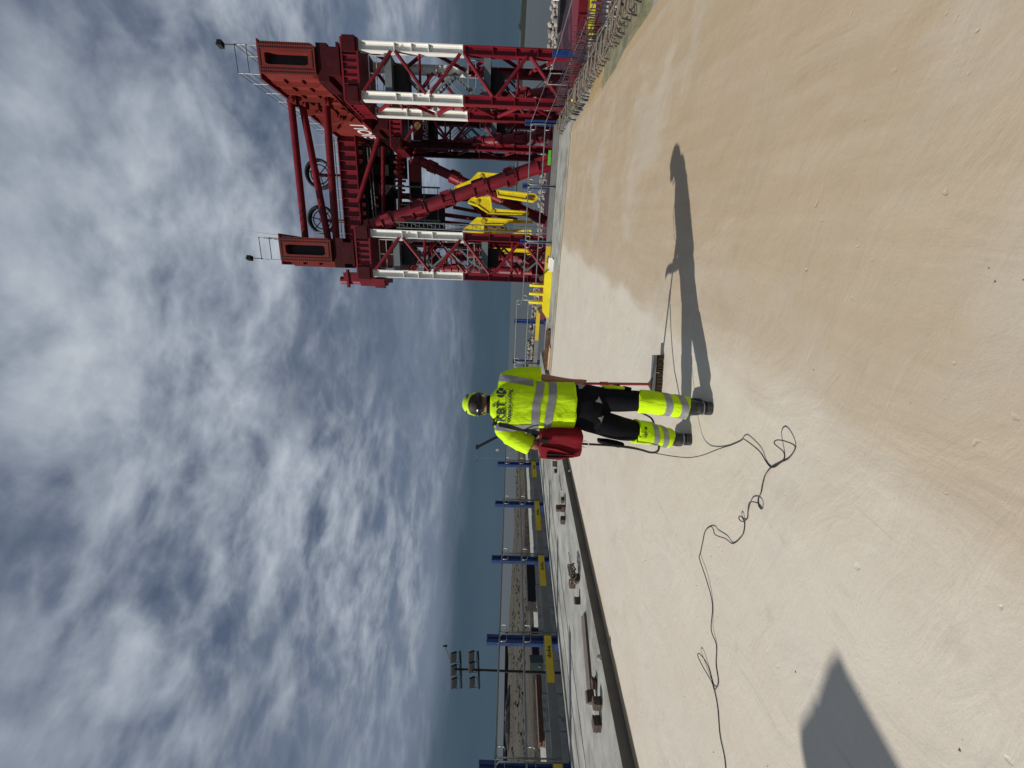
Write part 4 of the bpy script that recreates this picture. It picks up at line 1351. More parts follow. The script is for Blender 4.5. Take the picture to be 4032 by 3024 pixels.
def blockmesh(k, sz):
    mb = MB()
    x, y, z_ = sz
    r_ = random.Random(k)
    for i in range(4):                              # layered timber: slightly uneven laths
        z0 = z_ * i / 4
        ox, oy = r_.uniform(-0.006, 0.006), r_.uniform(-0.006, 0.006)
        mb.hexa([V((ox - x / 2, oy - y / 2, z0 + 0.001)), V((ox + x / 2, oy - y / 2, z0 + 0.001)), V((ox + x / 2, oy + y / 2, z0 + 0.001)), V((ox - x / 2, oy + y / 2, z0 + 0.001)),
                 V((ox - x / 2, oy - y / 2, z0 + z_ / 4 - 0.002)), V((ox + x / 2, oy - y / 2, z0 + z_ / 4 - 0.002)), V((ox + x / 2, oy + y / 2, z0 + z_ / 4 - 0.002)), V((ox - x / 2, oy + y / 2, z0 + z_ / 4 - 0.002))])
    me = mb.build('tmp', M_wood)
    d = me.data
    bpy.data.objects.remove(me)
    return d


sizes = [(0.11, 0.11, 0.09), (0.12, 0.10, 0.11), (0.10, 0.10, 0.07), (0.13, 0.12, 0.10)]
bms = [blockmesh(k, sizes[k]) for k in range(4)]
blocks = [(8.35, -5.73, 0.13, 0, 'dark timber block just left of the red bag, farthest of all'), (8.12, -5.80, 0.13, 1, 'dark timber block near the red bag, middle of three'),
          (8.00, -5.93, 0.13, 2, 'dark timber block near the red bag, leftmost of three'),
          (6.66, -5.70, 0.13, 2, 'small timber block, right one of the middle trio'), (6.42, -5.72, 0.13, 1, 'timber block under another, centre of the middle trio'),
          (6.42, -5.72, 0.241, 0, 'timber block stacked on top in the middle trio'), (6.30, -5.93, 0.13, 3, 'timber block, left one of the middle trio'),
          (4.80, -5.98, 0.13, 1, 'dark timber block beside the coil of rope, to its far side'), (4.38, -5.85, 0.13, 0, 'dark timber block left of the coil of rope'),
          (4.62, -5.62, 0.13, 3, 'timber block half under the rope coil'),
          (3.06, -5.68, 0.13, 2, 'timber block at the near end of the long plank'), (2.99, -5.84, 0.165, 3, 'dark timber block resting on the end of the long plank'),
          (2.80, -5.62, 0.13, 1, 'flat timber block by the dark step, near the plank end'), (2.70, -5.86, 0.13, 3, 'big dark timber block nearest the left picture edge')]
for i, (s, t, z, k, lb) in enumerate(blocks):
    o = bpy.data.objects.new('timber_block', bms[k])
    COL.objects.link(o)
    o.location = S(s, t, z + 0.001)
    o.rotation_euler = (0, 0, random.uniform(-0.8, 0.8))
    tag(o, lb, 'timber block', 'timber blocks on the walkway')
pk = tag(MB().prism([S(3.95, -5.56, 0.132), S(4.07, -5.80, 0.132), S(3.12, -6.30, 0.132), S(3.00, -6.05, 0.132)], ZU * 0.032).build('plank', M_plank),
         'long brown weathered plank lying on the grey walkway', 'plank')
rope_pts = []
for i in range(60):
    a = i * 0.42
    r_ = 0.10 + 0.03 * math.sin(i * 0.9)
    rope_pts.append(S(4.62 + r_ * math.cos(a) * 1.2 + 0.002 * i, -5.55 + r_ * math.sin(a) + 0.02 * math.sin(i), 0.15 + 0.10 * abs(math.sin(i * 0.35)) + 0.04))
tag(MB().tube(rope_pts, 0.014, 5).build('rope_coil', M_rebar, None, True), 'pale tangled rope heaped on timber blocks beside the dark step', 'rope')
for lb, pts in (('thin wire scrap on the walkway before the middle timber trio', [S(7.6, -5.75, 0.138), S(7.35, -5.72, 0.15), S(7.1, -5.78, 0.138), S(7.0, -5.70, 0.138)]),
                ('short bent wire on the walkway near the rope coil', [S(5.6, -6.1, 0.138), S(5.4, -6.0, 0.15), S(5.2, -6.1, 0.138)]),
                ('looped wire scrap right of the rope coil', [S(5.1, -5.95, 0.138), S(5.0, -5.8, 0.16), S(4.85, -5.9, 0.138), S(5.0, -6.05, 0.138)])):
    tag(MB().tube(pts, 0.006, 4).build('wire_scrap', M_rebd, None, True), lb, 'wire')
# small lumps of concrete on the step
for i, (s, t, lb) in enumerate(((6.9, -5.1, 'small concrete lump at the foot of the dark step'), (3.1, -5.2, 'tiny stone on the dark step edge'))):
    bm = bmesh.new()
    bmesh.ops.create_icosphere(bm, subdivisions=2, radius=0.035)
    for v in bm.verts:
        v.co *= 1 + 0.3 * noise.noise(v.co * 30)
    me = bpy.data.meshes.new('concrete_lump')
    bm.to_mesh(me); bm.free()
    me.materials.append(M_conc)
    o = bpy.data.objects.new('concrete_lump', me)
    COL.objects.link(o)
    o.location = S(s, t, 0.03 if i == 0 else 0.15)
    tag(o, lb, 'stone')

# ================================================================== BACKGROUND LEFT
mast = thing('floodlight_mast', 'dark mast with five rectangular floodlights on two cross arms', 'floodlight mast', V((-21.2, 28, -6)))
mx = V((-20.75, 28, 0))
MB().cyl(V((-21.0, 28, -6)), V((-20.85, 28, 4.7)), 0.12, 0.065, n=10).build('mast_pole', M_black, mast, 'auto')
xd = V((0.99, 0.1, 0)).normalized()
yd = V((0.0, -1, 0))
for z, xs in ((4.15, (-0.92, -0.05, 0.82)), (2.85, (-0.85, 0.18, 0.92))):
    base = V((-20.86, 28, z))
    ar = MB().beam(base - xd * 1.25 - ZU * 0.10, base + xd * 1.25 + ZU * 0.10, 0.15, 0.12).build('cross_arm', M_black, mast)
    for x in xs:
        c = base + xd * x + ZU * (0.52 + x * 0.07)
        tl = R(-38)
        up = (ZU * math.cos(tl) + V((0, 1, 0)) * math.sin(tl))
        nn = xd.cross(up).normalized()
        fl = MB().beam(c - xd * 0.33, c + xd * 0.33, 0.46, 0.13, up).build('floodlight', M_black, mast)
        MB().beam(c - xd * 0.30 + nn * 0.075, c + xd * 0.30 + nn * 0.075, 0.42, 0.02, up).build('lens', M_glass, fl)
        MB().tube([c - xd * 0.35, c - xd * 0.35 - ZU * 0.40, c + xd * 0.35 - ZU * 0.40, c + xd * 0.35], 0.02, 5).build('bracket', M_black, fl)
MB().cyl(V((-20.3, 28, 4.9)), V((-19.2, 28, 5.35)), 0.025, n=5).build('sensor_arm', M_black, mast)
mb = MB().cyl(V((-19.2, 28, 5.2)), V((-19.2, 28, 5.5)), 0.10, 0.05, n=8)
mb.build('sensor_head', M_black, mast)

mc = thing('mobile_crane', 'dark telescopic crane boom rising left of the worker shoulder', 'mobile crane', V((-11.0, 120, -6)))
MB().beam(V((-20.0, 120, 10.2)), V((-12.5, 120, -3.0)), 0.75, 0.75).build('boom', M_black, mc)
MB().beam(V((-20.6, 120, 10.3)), V((-19.3, 120, 10.2)), 0.7, 0.9).build('boom_head', M_black, mc)
MB().cyl(V((-20.4, 120, 10.0)), V((-20.4, 120, 1.5)), 0.05, n=5).build('hoist_rope', M_galv, mc)
mb = MB().beam(V((-15, 120, -4.2)), V((-5, 120, -4.2)), 1.2, 2.6, ZU)
mb.beam(V((-13.5, 120, -2.9)), V((-9.5, 120, -2.9)), 1.6, 2.4, ZU)
mb.build('carrier', M_sty, mc)
for x in (-14, -12, -8.5, -6.5):
    MB().cyl(V((x, 118.5, -5.3)), V((x, 121.5, -5.3)), 0.65, n=14).build('wheel', M_rub, mc)

cm = thing('camera_mast', 'thin pole with a small box on top left of the worker elbow', 'pole', V((-10.3, 60, -6)))
MB().cyl(V((-10.3, 60, -6)), V((-10.35, 60, 2.6)), 0.05, 0.035, n=6).build('pole_shaft', M_galv, cm)
MB().beam(V((-10.36, 60, 2.5)), V((-10.36, 60, 2.95)), 0.35, 0.35).build('head_box', M_hull, cm)
pl = thing('lamp_pole', 'very thin pale pole with a small curved head, far left of the worker', 'pole', V((-17.4, 90, -6)))
MB().cyl(V((-17.3, 90, -6)), V((-17.55, 90, 7.8)), 0.035, 0.025, n=6).build('pole_shaft', M_galvl, pl)
MB().tube([V((-17.0, 90, 8.3)), V((-17.4, 90, 7.95)), V((-17.9, 90, 7.9)), V((-18.3, 90, 8.1))], [0.05, 0.1, 0.1, 0.18], 6).build('lamp_head', M_galv, pl)

# goods on the quay
rq = random.Random(11)


def stackobj(name, label, cat, s, t, L_, W_, nlay, lh, mat, z0=-6.0, rot=0.0):
    o = thing(name, label, cat, S(s, t, z0))
    for k in range(nlay):
        off = rq.uniform(-0.15, 0.15)
        MB().fbox(S, s + off, s + L_ + off, t - W_ / 2, t + W_ / 2, z0 + k * lh + 0.01, z0 + (k + 1) * lh - 0.03).build('layer', mat, o)
    return o


stackobj('timber_stack', 'stack of bright fresh timber on the quay beyond the second guard rail', 'timber stack', 20, -71.5, 7, 2.0, 4, 0.22, M_woodl)
stackobj('timber_stack', 'long low pile of bright timber on the quay left of the other pile', 'timber stack', 7, -71.5, 8, 1.6, 3, 0.2, M_woodl)
stackobj('beam_stack', 'stack of dark steel beams on the quay behind the left guard rail', 'beam stack', 30, -71.0, 9, 1.8, 4, 0.28, M_rust)
stackobj('formwork_stack', 'pile of blue formwork beams on the quay left of the timber', 'formwork stack', -7, -71.6, 6, 2.2, 5, 0.26, M_blue)
stackobj('plank_stack', 'low brown plank pile on the quay right of the floodlight mast', 'plank stack', -16, -71.6, 6, 2, 4, 0.24, M_rust)
stackobj('plank_stack', 'reddish board pile on the quay at the left picture edge', 'plank stack', -36, -71.4, 9, 2.2, 3, 0.3, M_plank)
stackobj('machine_heap', 'dark heap of machinery on the quay far left of the red bag', 'machinery', 52, -71.5, 9, 3.0, 6, 0.34, M_black)
stackobj('machine_heap', 'second dark heap of machinery on the quay nearer the fence', 'machinery', 40, -71.5, 7, 2.4, 5, 0.32, M_black)
ct = thing('site_container', 'small dark green site container on legs in the brown field', 'container', V((-39.5, 55, -5.8)))
MB().beam(V((-40.8, 55, -4.0)), V((-39.2, 55, -4.0)), 1.9, 1.6, ZU).build('body', M_cover, ct)
for x in (-40.6, -39.4):
    MB().beam(V((x, 54.6, -6.2)), V((x, 54.6, -4.9)), 0.12, 0.12).build('leg', M_white, ct)
MB().beam(V((-39.9, 54.17, -4.4)), V((-39.6, 54.17, -4.4)), 0.35, 0.02, ZU).build('hatch', M_board, ct)
rf = thing('red_marker', 'small red marker flag on the far dark wall', 'flag', S(-5, -260, -6))
MB().cyl(S(-5, -260, -6), S(-5, -260, -1.2), 0.12, n=5).build('flag_pole', M_galv, rf)
MB().beam(S(-5, -260, -1.8), S(-2.4, -260, -2.4), 1.7, 0.06, ZU).build('flag_cloth', M_red, rf)
bo = thing('work_boat', 'white and blue work boat moored beyond the starter bars', 'boat', V((92, 88, -9)))
MB().prism([V((86, 88, -9.2)), V((104, 88, -9.2)), V((106, 88, -7.6)), V((85, 88, -7.6))], V((0, 5, 0))).build('boat_hull', M_black, bo)
MB().beam(V((91.5, 90, -6.9)), V((97, 90, -6.9)), 1.5, 3.0, ZU).build('cabin', M_hull, bo)
MB().beam(V((98, 90, -7.2)), V((103, 90, -7.2)), 0.8, 3.0, ZU).build('deck_house', M_hull, bo)
MB().cyl(V((93, 90, -5)), V((93, 90, -1.5)), 0.12, n=6).build('boat_mast', M_white, bo)
MB().beam(V((91.8, 88.45, -6.6)), V((96.7, 88.45, -6.6)), 0.5, 0.05, ZU).build('window', M_black, bo)

# unseen sheet added left of the camera, outlined to cast the lower left shadow
kS = math.cos(SUN_EL) / math.sin(SUN_EL)
sd = -SUN_H


def caster(px, py, h):
    return V((px, py, 0)) - sd * (h * kS) + ZU * h


cv = thing('shadow_stand', 'tarpaulin on poles, unseen, added to cast the lower left shadow', 'sheet', V((-6.0, 0.4, 0.0)))
shp = [(-1.10, 1.63), (-1.17, 1.672), (-1.27, 1.70), (-1.41, 1.735), (-1.50, 1.785), (-1.58, 1.82), (-1.66, 1.815), (-1.76, 1.78), (-1.95, 1.66), (-2.2, 1.55), (-2.5, 1.30), (-2.4, 1.0), (-2.0, 0.85),
       (-1.7, 0.98), (-1.45, 1.21), (-1.335, 1.345), (-1.27, 1.445), (-1.225, 1.525), (-1.155, 1.585), (-1.11, 1.61)]
ringp = [caster(x, y, 3.3 - 0.25 * abs(math.sin(i * 0.33)) - 0.12 * (i % 3 == 0)) for i, (x, y) in enumerate(shp)]
mb = MB()
ctrp = sum(ringp, V((0, 0, 0))) / len(ringp) + V((0, 0, 0.35))
nrp = len(ringp)
mb.add([ctrp] + ringp, [(0, i + 1, (i + 1) % nrp + 1) for i in range(nrp)])
A_, D_, F_ = ringp[3], ringp[9], ringp[12]
tp = mb.build('shadow_sheet', M_board, cv)
for P in (A_, D_, F_):
    MB().cyl(V((P.x, P.y, 0)), P, 0.02, n=6).build('frame_pole', M_galv, cv)

# ================================================================== WORKER
M_skin = pmat('skin', (0.29, 0.135, 0.085), 0.55, 0, 0.12, 30, spec=0.4)
M_hair = pmat('dark_hair', (0.022, 0.013, 0.009), 0.6, 0, 0.4, 90, 0.003, 180)
M_trs = pmat('black_work_cloth', (0.0050, 0.0055, 0.0085), 0.85, 0, 0.3, 30, 0.0015, 260, spec=0.12, c2=(0.016, 0.016, 0.018), c2f=(0.58, 0.75))
M_refl = pmat('reflective_tape', (0.27, 0.275, 0.29), 0.40, 0.35, 0.12, 40, 0.0008, 240)
M_bag = pmat('red_bag_fabric', (0.17, 0.006, 0.013), 0.75, 0, 0.25, 10, 0.002, 160, c2=(0.05, 0.010, 0.012), c2f=(0.58, 0.8), spec=0.15)
M_boot = pmat('black_leather', (0.016, 0.016, 0.017), 0.5, 0, 0.3, 30, 0.002, 90)
M_sole = pmat('boot_sole', (0.035, 0.035, 0.036), 0.75, 0, 0.25, 30)
M_helm = pmat('yellow_helmet_shell', (0.50, 0.76, 0.015), 0.3, 0, 0.03, 6)
M_gog = pmat('black_plastic', (0.008, 0.008, 0.009), 0.25, 0, 0.1, 8)
M_brist = pmat('broom_bristle', (0.045, 0.024, 0.014), 0.9, 0, 0.4, 120, 0.004, 220)
M_broom = pmat('red_handle', (0.30, 0.014, 0.016), 0.4, 0, 0.1, 10)
M_wire = pmat('white_wire', (0.65, 0.65, 0.62), 0.5, 0, 0.1, 10)


def mat_hivis():
    mt = bpy.data.materials.new('hi_vis_knit')
    mt.use_nodes = True
    n = NT(mt.node_tree)
    b = mt.node_tree.nodes['Principled BSDF']
    co = n.n('ShaderNodeTexCoord').outputs['Object']
    f = n.noise(co, 9, 5, 0.6)
    n.l(n.mix(f, (0.47, 0.72, 0.003), (0.58, 0.87, 0.006)), b.inputs['Base Color'])
    b.inputs['Roughness'].default_value = 0.75
    b.inputs['Specular IOR Level'].default_value = 0.2
    wv = n.n('ShaderNodeTexWave', wave_type='BANDS', bands_direction='Z')
    wv.inputs['Scale'].default_value = 60
    n.l(co, wv.inputs['Vector'])
    h = n.math('ADD', n.math('MULTIPLY', wv.outputs['Fac'], 0.0006), n.math('MULTIPLY', n.noise(n.mapping(co, scale=(3, 3, 0.8)), 5, 5, 0.6, 0.6), 0.014))
    bp = n.n('ShaderNodeBump')
    bp.inputs['Distance'].default_value = 1.0
    n.l(h, bp.inputs['Height'])
    n.l(bp.outputs[0], b.inputs['Normal'])
    return mt


M_hv = mat_hivis()
P = thing('person', 'worker in yellow hi-vis shirt, black trousers and yellow helmet walking away', 'person', V((-0.22, 2.88, 0)))


def ell(c, rx, ry, n=28, e=2.4, rot=0.0, ax=None, ay=None):
    c = V(c)
    ax = V((math.cos(rot), math.sin(rot), 0)) if ax is None else V(ax)
    ay = V((-math.sin(rot), math.cos(rot), 0)) if ay is None else V(ay)
    out = []
    for i in range(n):
        a = 2 * math.pi * i / n
        c_, s_ = math.cos(a), math.sin(a)
        out.append(c + ax * (rx * math.copysign(abs(c_) ** (2 / e), c_)) + ay * (ry * math.copysign(abs(s_) ** (2 / e), s_)))
    return out


def limb(pts, rad, n=20, squash=1.0):
    """loft round a poly-line of points; rad list of radii"""
    rings = []
    px = None
    for i, p in enumerate(pts):
        d = (V(pts[min(i + 1, len(pts) - 1)]) - V(pts[max(i - 1, 0)])).normalized()
        if px is None:
            x = V((1, 0, 0)); x = (x - d * x.dot(d)).normalized()
        else:
            x = (px - d * px.dot(d)).normalized()
        px = x
        y = d.cross(x)
        rings.append(ell(p, rad[i], rad[i] * squash, n, 2.0, ax=x, ay=y))
    return rings


def fuse(mb, name, mat, parent, vox, it=6, amp=0.004, fr=(9, 9, 5), seed=0.0, fac=0.5):
    o = mb.build(name, mat, parent, True)
    md = o.modifiers.new('r', 'REMESH')
    md.mode = 'VOXEL'
    md.voxel_size = vox
    md.use_smooth_shade = True
    ms = o.modifiers.new('s', 'SMOOTH')
    ms.factor = fac
    ms.iterations = it
    evalmesh(o)
    me = o.data
    nn = [v.normal.copy() for v in me.vertices]
    for v, nr in zip(me.vertices, nn):
        q = v.co
        kz = 1.0 if name != 'shirt' else max(0.12, min(1.0, (1.41 - (q.z + BASE[o].z)) / 0.05)) if abs(q.x + BASE[o].x + 0.16) < 0.15 else 0.8
        a = noise.noise(V((q.x * fr[0] + seed, q.y * fr[1], q.z * fr[2]))) + 0.5 * noise.noise(V((q.x * fr[0] * 2.1, q.y * fr[1] * 2.1 + seed, q.z * fr[2] * 1.6 + q.x * 9)))
        v.co = q + nr * (a * amp * kz)
    if name == 'shirt':                       # pulled folds running from the shoulders to the waist
        bs_ = BASE[o]
        for v, nr in zip(me.vertices, nn):
            q = v.co + bs_
            dg_ = q.x * 0.75 + q.z * 0.66 + 0.03 * noise.noise(V((q.x * 6, q.y * 6, q.z * 6)))
            dh_ = -q.x * 0.8 + q.z * 0.6 + 0.03 * noise.noise(V((q.x * 6, 3, q.z * 6)))
            k1 = max(0, math.sin(dg_ * 62)) ** 3 * max(0, noise.noise(V((q.x * 5, q.y * 4, q.z * 5 + 3))) + 0.15)
            k2 = max(0, math.sin(dh_ * 55)) ** 3 * max(0, noise.noise(V((q.x * 5 + 7, q.y * 4, q.z * 5))) + 0.10)
            kz = max(0.0, min(1.0, (1.40 - q.z) / 0.05)) if abs(q.x + 0.16) < 0.16 else 0.8
            v.co += nr * (0.014 * k1 + 0.014 * k2) * kz
    for p in me.polygons:
        p.use_smooth = True
    return o


def bvh_of(o):
    base = BASE[o]
    me = o.data
    return BVHTree.FromPolygons([v.co + base for v in me.vertices], [tuple(p.vertices) for p in me.polygons])


# --- body: one continuous skinned figure
jv = [((-0.15, 2.90, 0.96), (0.125, 0.095)), ((-0.15, 2.90, 1.12), (0.125, 0.085)), ((-0.155, 2.90, 1.30), (0.14, 0.09)), ((-0.16, 2.905, 1.46), (0.11, 0.075)),
      ((-0.16, 2.915, 1.56), (0.058, 0.058)), ((-0.162, 2.935, 1.63), (0.062, 0.072)), ((-0.163, 2.95, 1.69), (0.074, 0.092)), ((-0.163, 2.95, 1.75), (0.060, 0.075)),
      # right arm 8..
      ((0.015, 2.90, 1.45), (0.058, 0.058)), ((0.052, 2.915, 1.27), (0.044, 0.044)), ((0.046, 2.945, 1.13), (0.035, 0.035)), ((0.032, 3.04, 0.99), (0.032, 0.032)),
      ((0.030, 3.105, 0.895), (0.025, 0.028)), ((0.030, 3.14, 0.85), (0.022, 0.036)),
      # left arm 14..
      ((-0.335, 2.90, 1.46), (0.058, 0.058)), ((-0.415, 2.89, 1.32), (0.050, 0.050)), ((-0.452, 2.885, 1.215), (0.044, 0.044)), ((-0.44, 3.00, 1.165), (0.038, 0.038)),
      ((-0.42, 3.11, 1.15), (0.028, 0.030)), ((-0.41, 3.16, 1.15), (0.022, 0.036)),
      # right leg 20..
      ((-0.075, 2.90, 0.88), (0.085, 0.085)), ((-0.10, 2.85, 0.48), (0.055, 0.055)), ((-0.13, 2.755, 0.10), (0.038, 0.04)),
      # left leg 23..
      ((-0.235, 2.91, 0.88), (0.085, 0.085)), ((-0.335, 2.98, 0.47), (0.055, 0.055)), ((-0.39, 3.055, 0.10), (0.038, 0.04))]
je = [(0, 1), (1, 2), (2, 3), (3, 4), (4, 5), (5, 6), (6, 7), (3, 8), (8, 9), (9, 10), (10, 11), (11, 12), (12, 13), (3, 14), (14, 15), (15, 16), (16, 17), (17, 18), (18, 19),
      (0, 20), (20, 21), (21, 22), (0, 23), (23, 24), (24, 25)]


def finger(root, pts, r_):
    a = root
    for i, p in enumerate(pts):
        jv.append((p, (r_ * (1 - 0.12 * i), r_ * (1 - 0.12 * i))))
        je.append((a, len(jv) - 1))
        a = len(jv) - 1


# right hand curls round the broom stick, left hand rests on the bag
stick0, stick1 = V((0.043, 3.62, 0.09)), V((0.018, 3.055, 1.04))
sdv = (stick1 - stick0).normalized()
grip = stick0 + sdv * ((0.83 - stick0.z) / sdv.z)
for k in range(4):
    b0 = grip + sdv * (0.030 - 0.020 * k)
    finger(13, [b0 + V((0.026, -0.012, -0.006)), b0 + V((0.016, 0.024, -0.002)), b0 + V((-0.014, 0.026, 0.0)), b0 + V((-0.024, 0.004, 0))], 0.0088 - 0.0006 * k)
finger(13, [grip + sdv * 0.045 + V((-0.004, -0.022, 0)), grip + sdv * 0.05 + V((-0.022, -0.006, 0.004)), grip + sdv * 0.05 + V((-0.018, 0.014, 0.004))], 0.0095)
for k in range(4):
    x0 = -0.436 + 0.019 * k
    finger(19, [(x0, 3.205, 1.150), (x0 + 0.002, 3.235 + 0.006 * (k in (1, 2)), 1.140), (x0 + 0.003, 3.255 + 0.008 * (k in (1, 2)), 1.122), (x0 + 0.004, 3.258, 1.106)], 0.0088)
finger(19, [(-0.372, 3.165, 1.148), (-0.360, 3.19, 1.142), (-0.358, 3.212, 1.132)], 0.0098)
me = bpy.data.meshes.new('body')
bs = BASE[P]
me.from_pydata([tuple(V(p) - bs) for p, r_ in jv], je, [])
bd = bpy.data.objects.new('body', me)
COL.objects.link(bd)
bd.parent = P
BASE[bd] = bs
sk = bd.modifiers.new('skin', 'SKIN')
for i, (p, r_) in enumerate(jv):
    me.skin_vertices[0].data[i].radius = r_
    me.skin_vertices[0].data[i].use_root = (i == 0)
sk.use_smooth_shade = True
ss = bd.modifiers.new('sub', 'SUBSURF')
ss.levels = ss.render_levels = 2
evalmesh(bd)
bd.data.materials.clear()
bd.data.materials.append(M_skin)
for p in bd.data.polygons:
    p.use_smooth = True
# head details
hc = V((-0.163, 2.948, 1.685))
for sx in (-1, 1):
    mb = MB()
    rings = []
    for k, (o_, ry, rz) in enumerate(((0.0, 0.012, 0.020), (0.008, 0.020, 0.032), (0.014, 0.021, 0.034), (0.018, 0.016, 0.028))):
        rings.append([hc + V((sx * (0.070 + o_), 0.004 + ry * math.cos(a) - 0.3 * o_, -0.022 + rz * math.sin(a))) for a in [i * math.pi / 6 for i in range(12)]])
    mb.loft(rings)
    mb.build('ear', M_skin, bd, True)
mb = MB().prism([hc + V((-0.012, 0.088, 0.005)), hc + V((0.012, 0.088, 0.005)), hc + V((0.017, 0.088, -0.035)), hc + V((-0.017, 0.088, -0.035))], V((0, 0.022, -0.004)))
mb.build('nose', M_skin, bd, True)
for sx in (-1, 1):
    MB().cyl(hc + V((sx * 0.030, 0.080, 0.004)), hc + V((sx * 0.030, 0.090, 0.004)), 0.012, 0.006, 8).build('eye', M_gog, bd)
MB().cyl(hc + V((-0.022, 0.088, -0.058)), hc + V((0.022, 0.088, -0.058)), 0.006, n=6).build('mouth', M_bag, bd)
# hair on the back of the head
mb = MB()
rings = []
for z, rx, ry in ((-0.048, 0.058, 0.060), (-0.036, 0.070, 0.086), (-0.012, 0.079, 0.100), (0.03, 0.082, 0.104), (0.07, 0.070, 0.088)):
    rings.append([hc + V((rx * math.cos(a), ry * math.sin(a) * (1.0 if math.sin(a) < 0 else 0.55), z + 0.010 * math.cos(a * 2))) for a in [2 * math.pi * i / 28 for i in range(28)]])
mb.loft(rings)
mb.build('hair', M_hair, P, True)

# --- shirt
tor = [(0.945, -0.147, 0.176, 0.136), (0.985, -0.147, 0.175, 0.133), (1.06, -0.147, 0.172, 0.127), (1.15, -0.148, 0.172, 0.123), (1.25, -0.150, 0.182, 0.125), (1.34, -0.157, 0.196, 0.127),
       (1.42, -0.163, 0.207, 0.119), (1.475, -0.163, 0.196, 0.104), (1.515, -0.161, 0.150, 0.090), (1.55, -0.160, 0.104, 0.078), (1.575, -0.160, 0.078, 0.070)]
mb = MB()
mb.loft([ell((cx, 2.902, z), rx, ry, 32, 2.5) for z, cx, rx, ry in tor])
slR = [(-0.03, 2.90, 1.475), (0.020, 2.90, 1.455), (0.050, 2.902, 1.385), (0.064, 2.906, 1.30), (0.069, 2.912, 1.205)]
mb.loft(limb(slR, [0.062, 0.075, 0.071, 0.067, 0.069]))
slL = [(-0.29, 2.90, 1.485), (-0.345, 2.90, 1.462), (-0.395, 2.895, 1.400), (-0.432, 2.89, 1.33), (-0.462, 2.885, 1.262)]
mb.loft(limb(slL, [0.066, 0.078, 0.074, 0.070, 0.072]))
shirt = fuse(mb, 'shirt', M_hv, P, 0.008, 4, 0.0095, (9, 9, 4.2), 1.3)
bv = bvh_of(shirt)
MB().loft([ell((-0.160, 2.91, 1.560), 0.076, 0.070, 24, 2.0), ell((-0.160, 2.912, 1.582), 0.068, 0.066, 24, 2.0), ell((-0.160, 2.914, 1.602), 0.067, 0.066, 24, 2.0),
           ell((-0.160, 2.914, 1.602), 0.060, 0.059, 24, 2.0), ell((-0.160, 2.912, 1.57), 0.060, 0.059, 24, 2.0)], cap=False).build('collar', M_trs, shirt, True)


def drape(bvh, fx, nu, nv, off, dirn=1):
    """strip draped from behind (dirn=1) or from the front (-1); fx(u,v)->(x,z)"""
    g = []
    for i in range(nu + 1):
        row = []
        for j in range(nv + 1):
            x, z = fx(i / nu, j / nv)
            h = bvh.ray_cast(V((x, 2.9 - 2 * dirn, z)), V((0, dirn, 0)))
            row.append(h[0] + h[1] * off if h[0] is not None and abs(h[0].y - 2.9) < 0.4 else None)
        g.append(row)
    mb = MB()
    idx = {}
    for i in range(nu + 1):
        for j in range(nv + 1):
            if g[i][j] is not None:
                idx[i, j] = len(mb.v)
                mb.v.append(g[i][j])
    for i in range(nu):
        for j in range(nv):
            q = [(i, j), (i + 1, j), (i + 1, j + 1), (i, j + 1)]
            if all(k in idx for k in q):
                ys = [mb.v[idx[k]].y for k in q]
                if max(ys) - min(ys) < 0.09:
                    mb.f.append(tuple(idx[k] for k in q))
    return mb


def ring_band(bvh, c, zf, hw, off, n=96, tilt=None):
    """band right round a garment; zf(angle)->centre height"""
    mb = MB()
    rows = []
    for i in range(n):
        a = 2 * math.pi * i / n
        d = V((math.cos(a), math.sin(a), 0))
        r_ = []
        for k in range(4):
            z = zf(a) + hw * (-1 + 2 * k / 3)
            h = bvh.ray_cast(V((c[0], c[1], z)) + d * 0.23, -d)
            p = h[0] if h[0] is not None else V((c[0], c[1], z)) + d * 0.1
            rr_ = min((V((p.x, p.y, 0)) - V((c[0], c[1], 0))).length, c[2](a) if len(c) > 2 else 9)
            r_.append(V((c[0], c[1], z)) + d * (rr_ + off))
        rows.append(r_)
    mb.loft([[rows[i][k] for i in range(n)] for k in range(4)], cap=False)
    return mb


lim = lambda a: 1 / math.sqrt((math.cos(a) / 0.195) ** 2 + (math.sin(a) / 0.15) ** 2)
ring_band(bv, (-0.147, 2.902, lim), lambda a: 1.232 - 0.020 * math.cos(a) + 0.006 * math.sin(3 * a), 0.029, 0.004).build('reflective_band', M_refl, shirt, True)
ring_band(bv, (-0.147, 2.902, lim), lambda a: 1.132 - 0.012 * math.cos(a) + 0.005 * math.sin(2 * a), 0.028, 0.004).build('reflective_band', M_refl, shirt, True)
for dirn in (1, -1):
    drape(bv, lambda u, v: (0.012 + 0.030 * math.sin(u * 1.4) + (v - 0.5) * 0.050, 1.262 + 0.25 * u), 26, 4, 0.0045, dirn).build('shoulder_band', M_refl, shirt, True)
    drape(bv, lambda u, v: (-0.312 - 0.012 * math.sin(u * 2.5) + (v - 0.5) * 0.050, 1.262 + 0.265 * u), 26, 4, 0.0045, dirn).build('shoulder_band', M_refl, shirt, True)


def drape_text(body, size, x0, z0, bvh, name, par, sx=1.0, bold=0.0, dirn=1, off=0.005, sl=0.0):
    vs, fs = text_poly(body, size, 4)
    mb = MB()
    for ox, oz, ex in ([(0, 0, 0)] if not bold else [(-bold, 0, 0), (bold, 0, 0.0004), (0, bold, 0.0008), (0, -bold, 0.0012)]):
        out = []
        for p in vs:
            x, z = x0 + p.x * sx + ox, z0 + p.y + oz + sl * p.x
            h = bvh.ray_cast(V((x, 2.9 - 2 * dirn, z)), V((0, dirn, 0)))
            y = h[0].y if h[0] is not None else 2.8
            out.append(V((x, y - (off + ex) * dirn, z)))
        mb.add(out, fs)
    return mb.build(name, M_text, par)


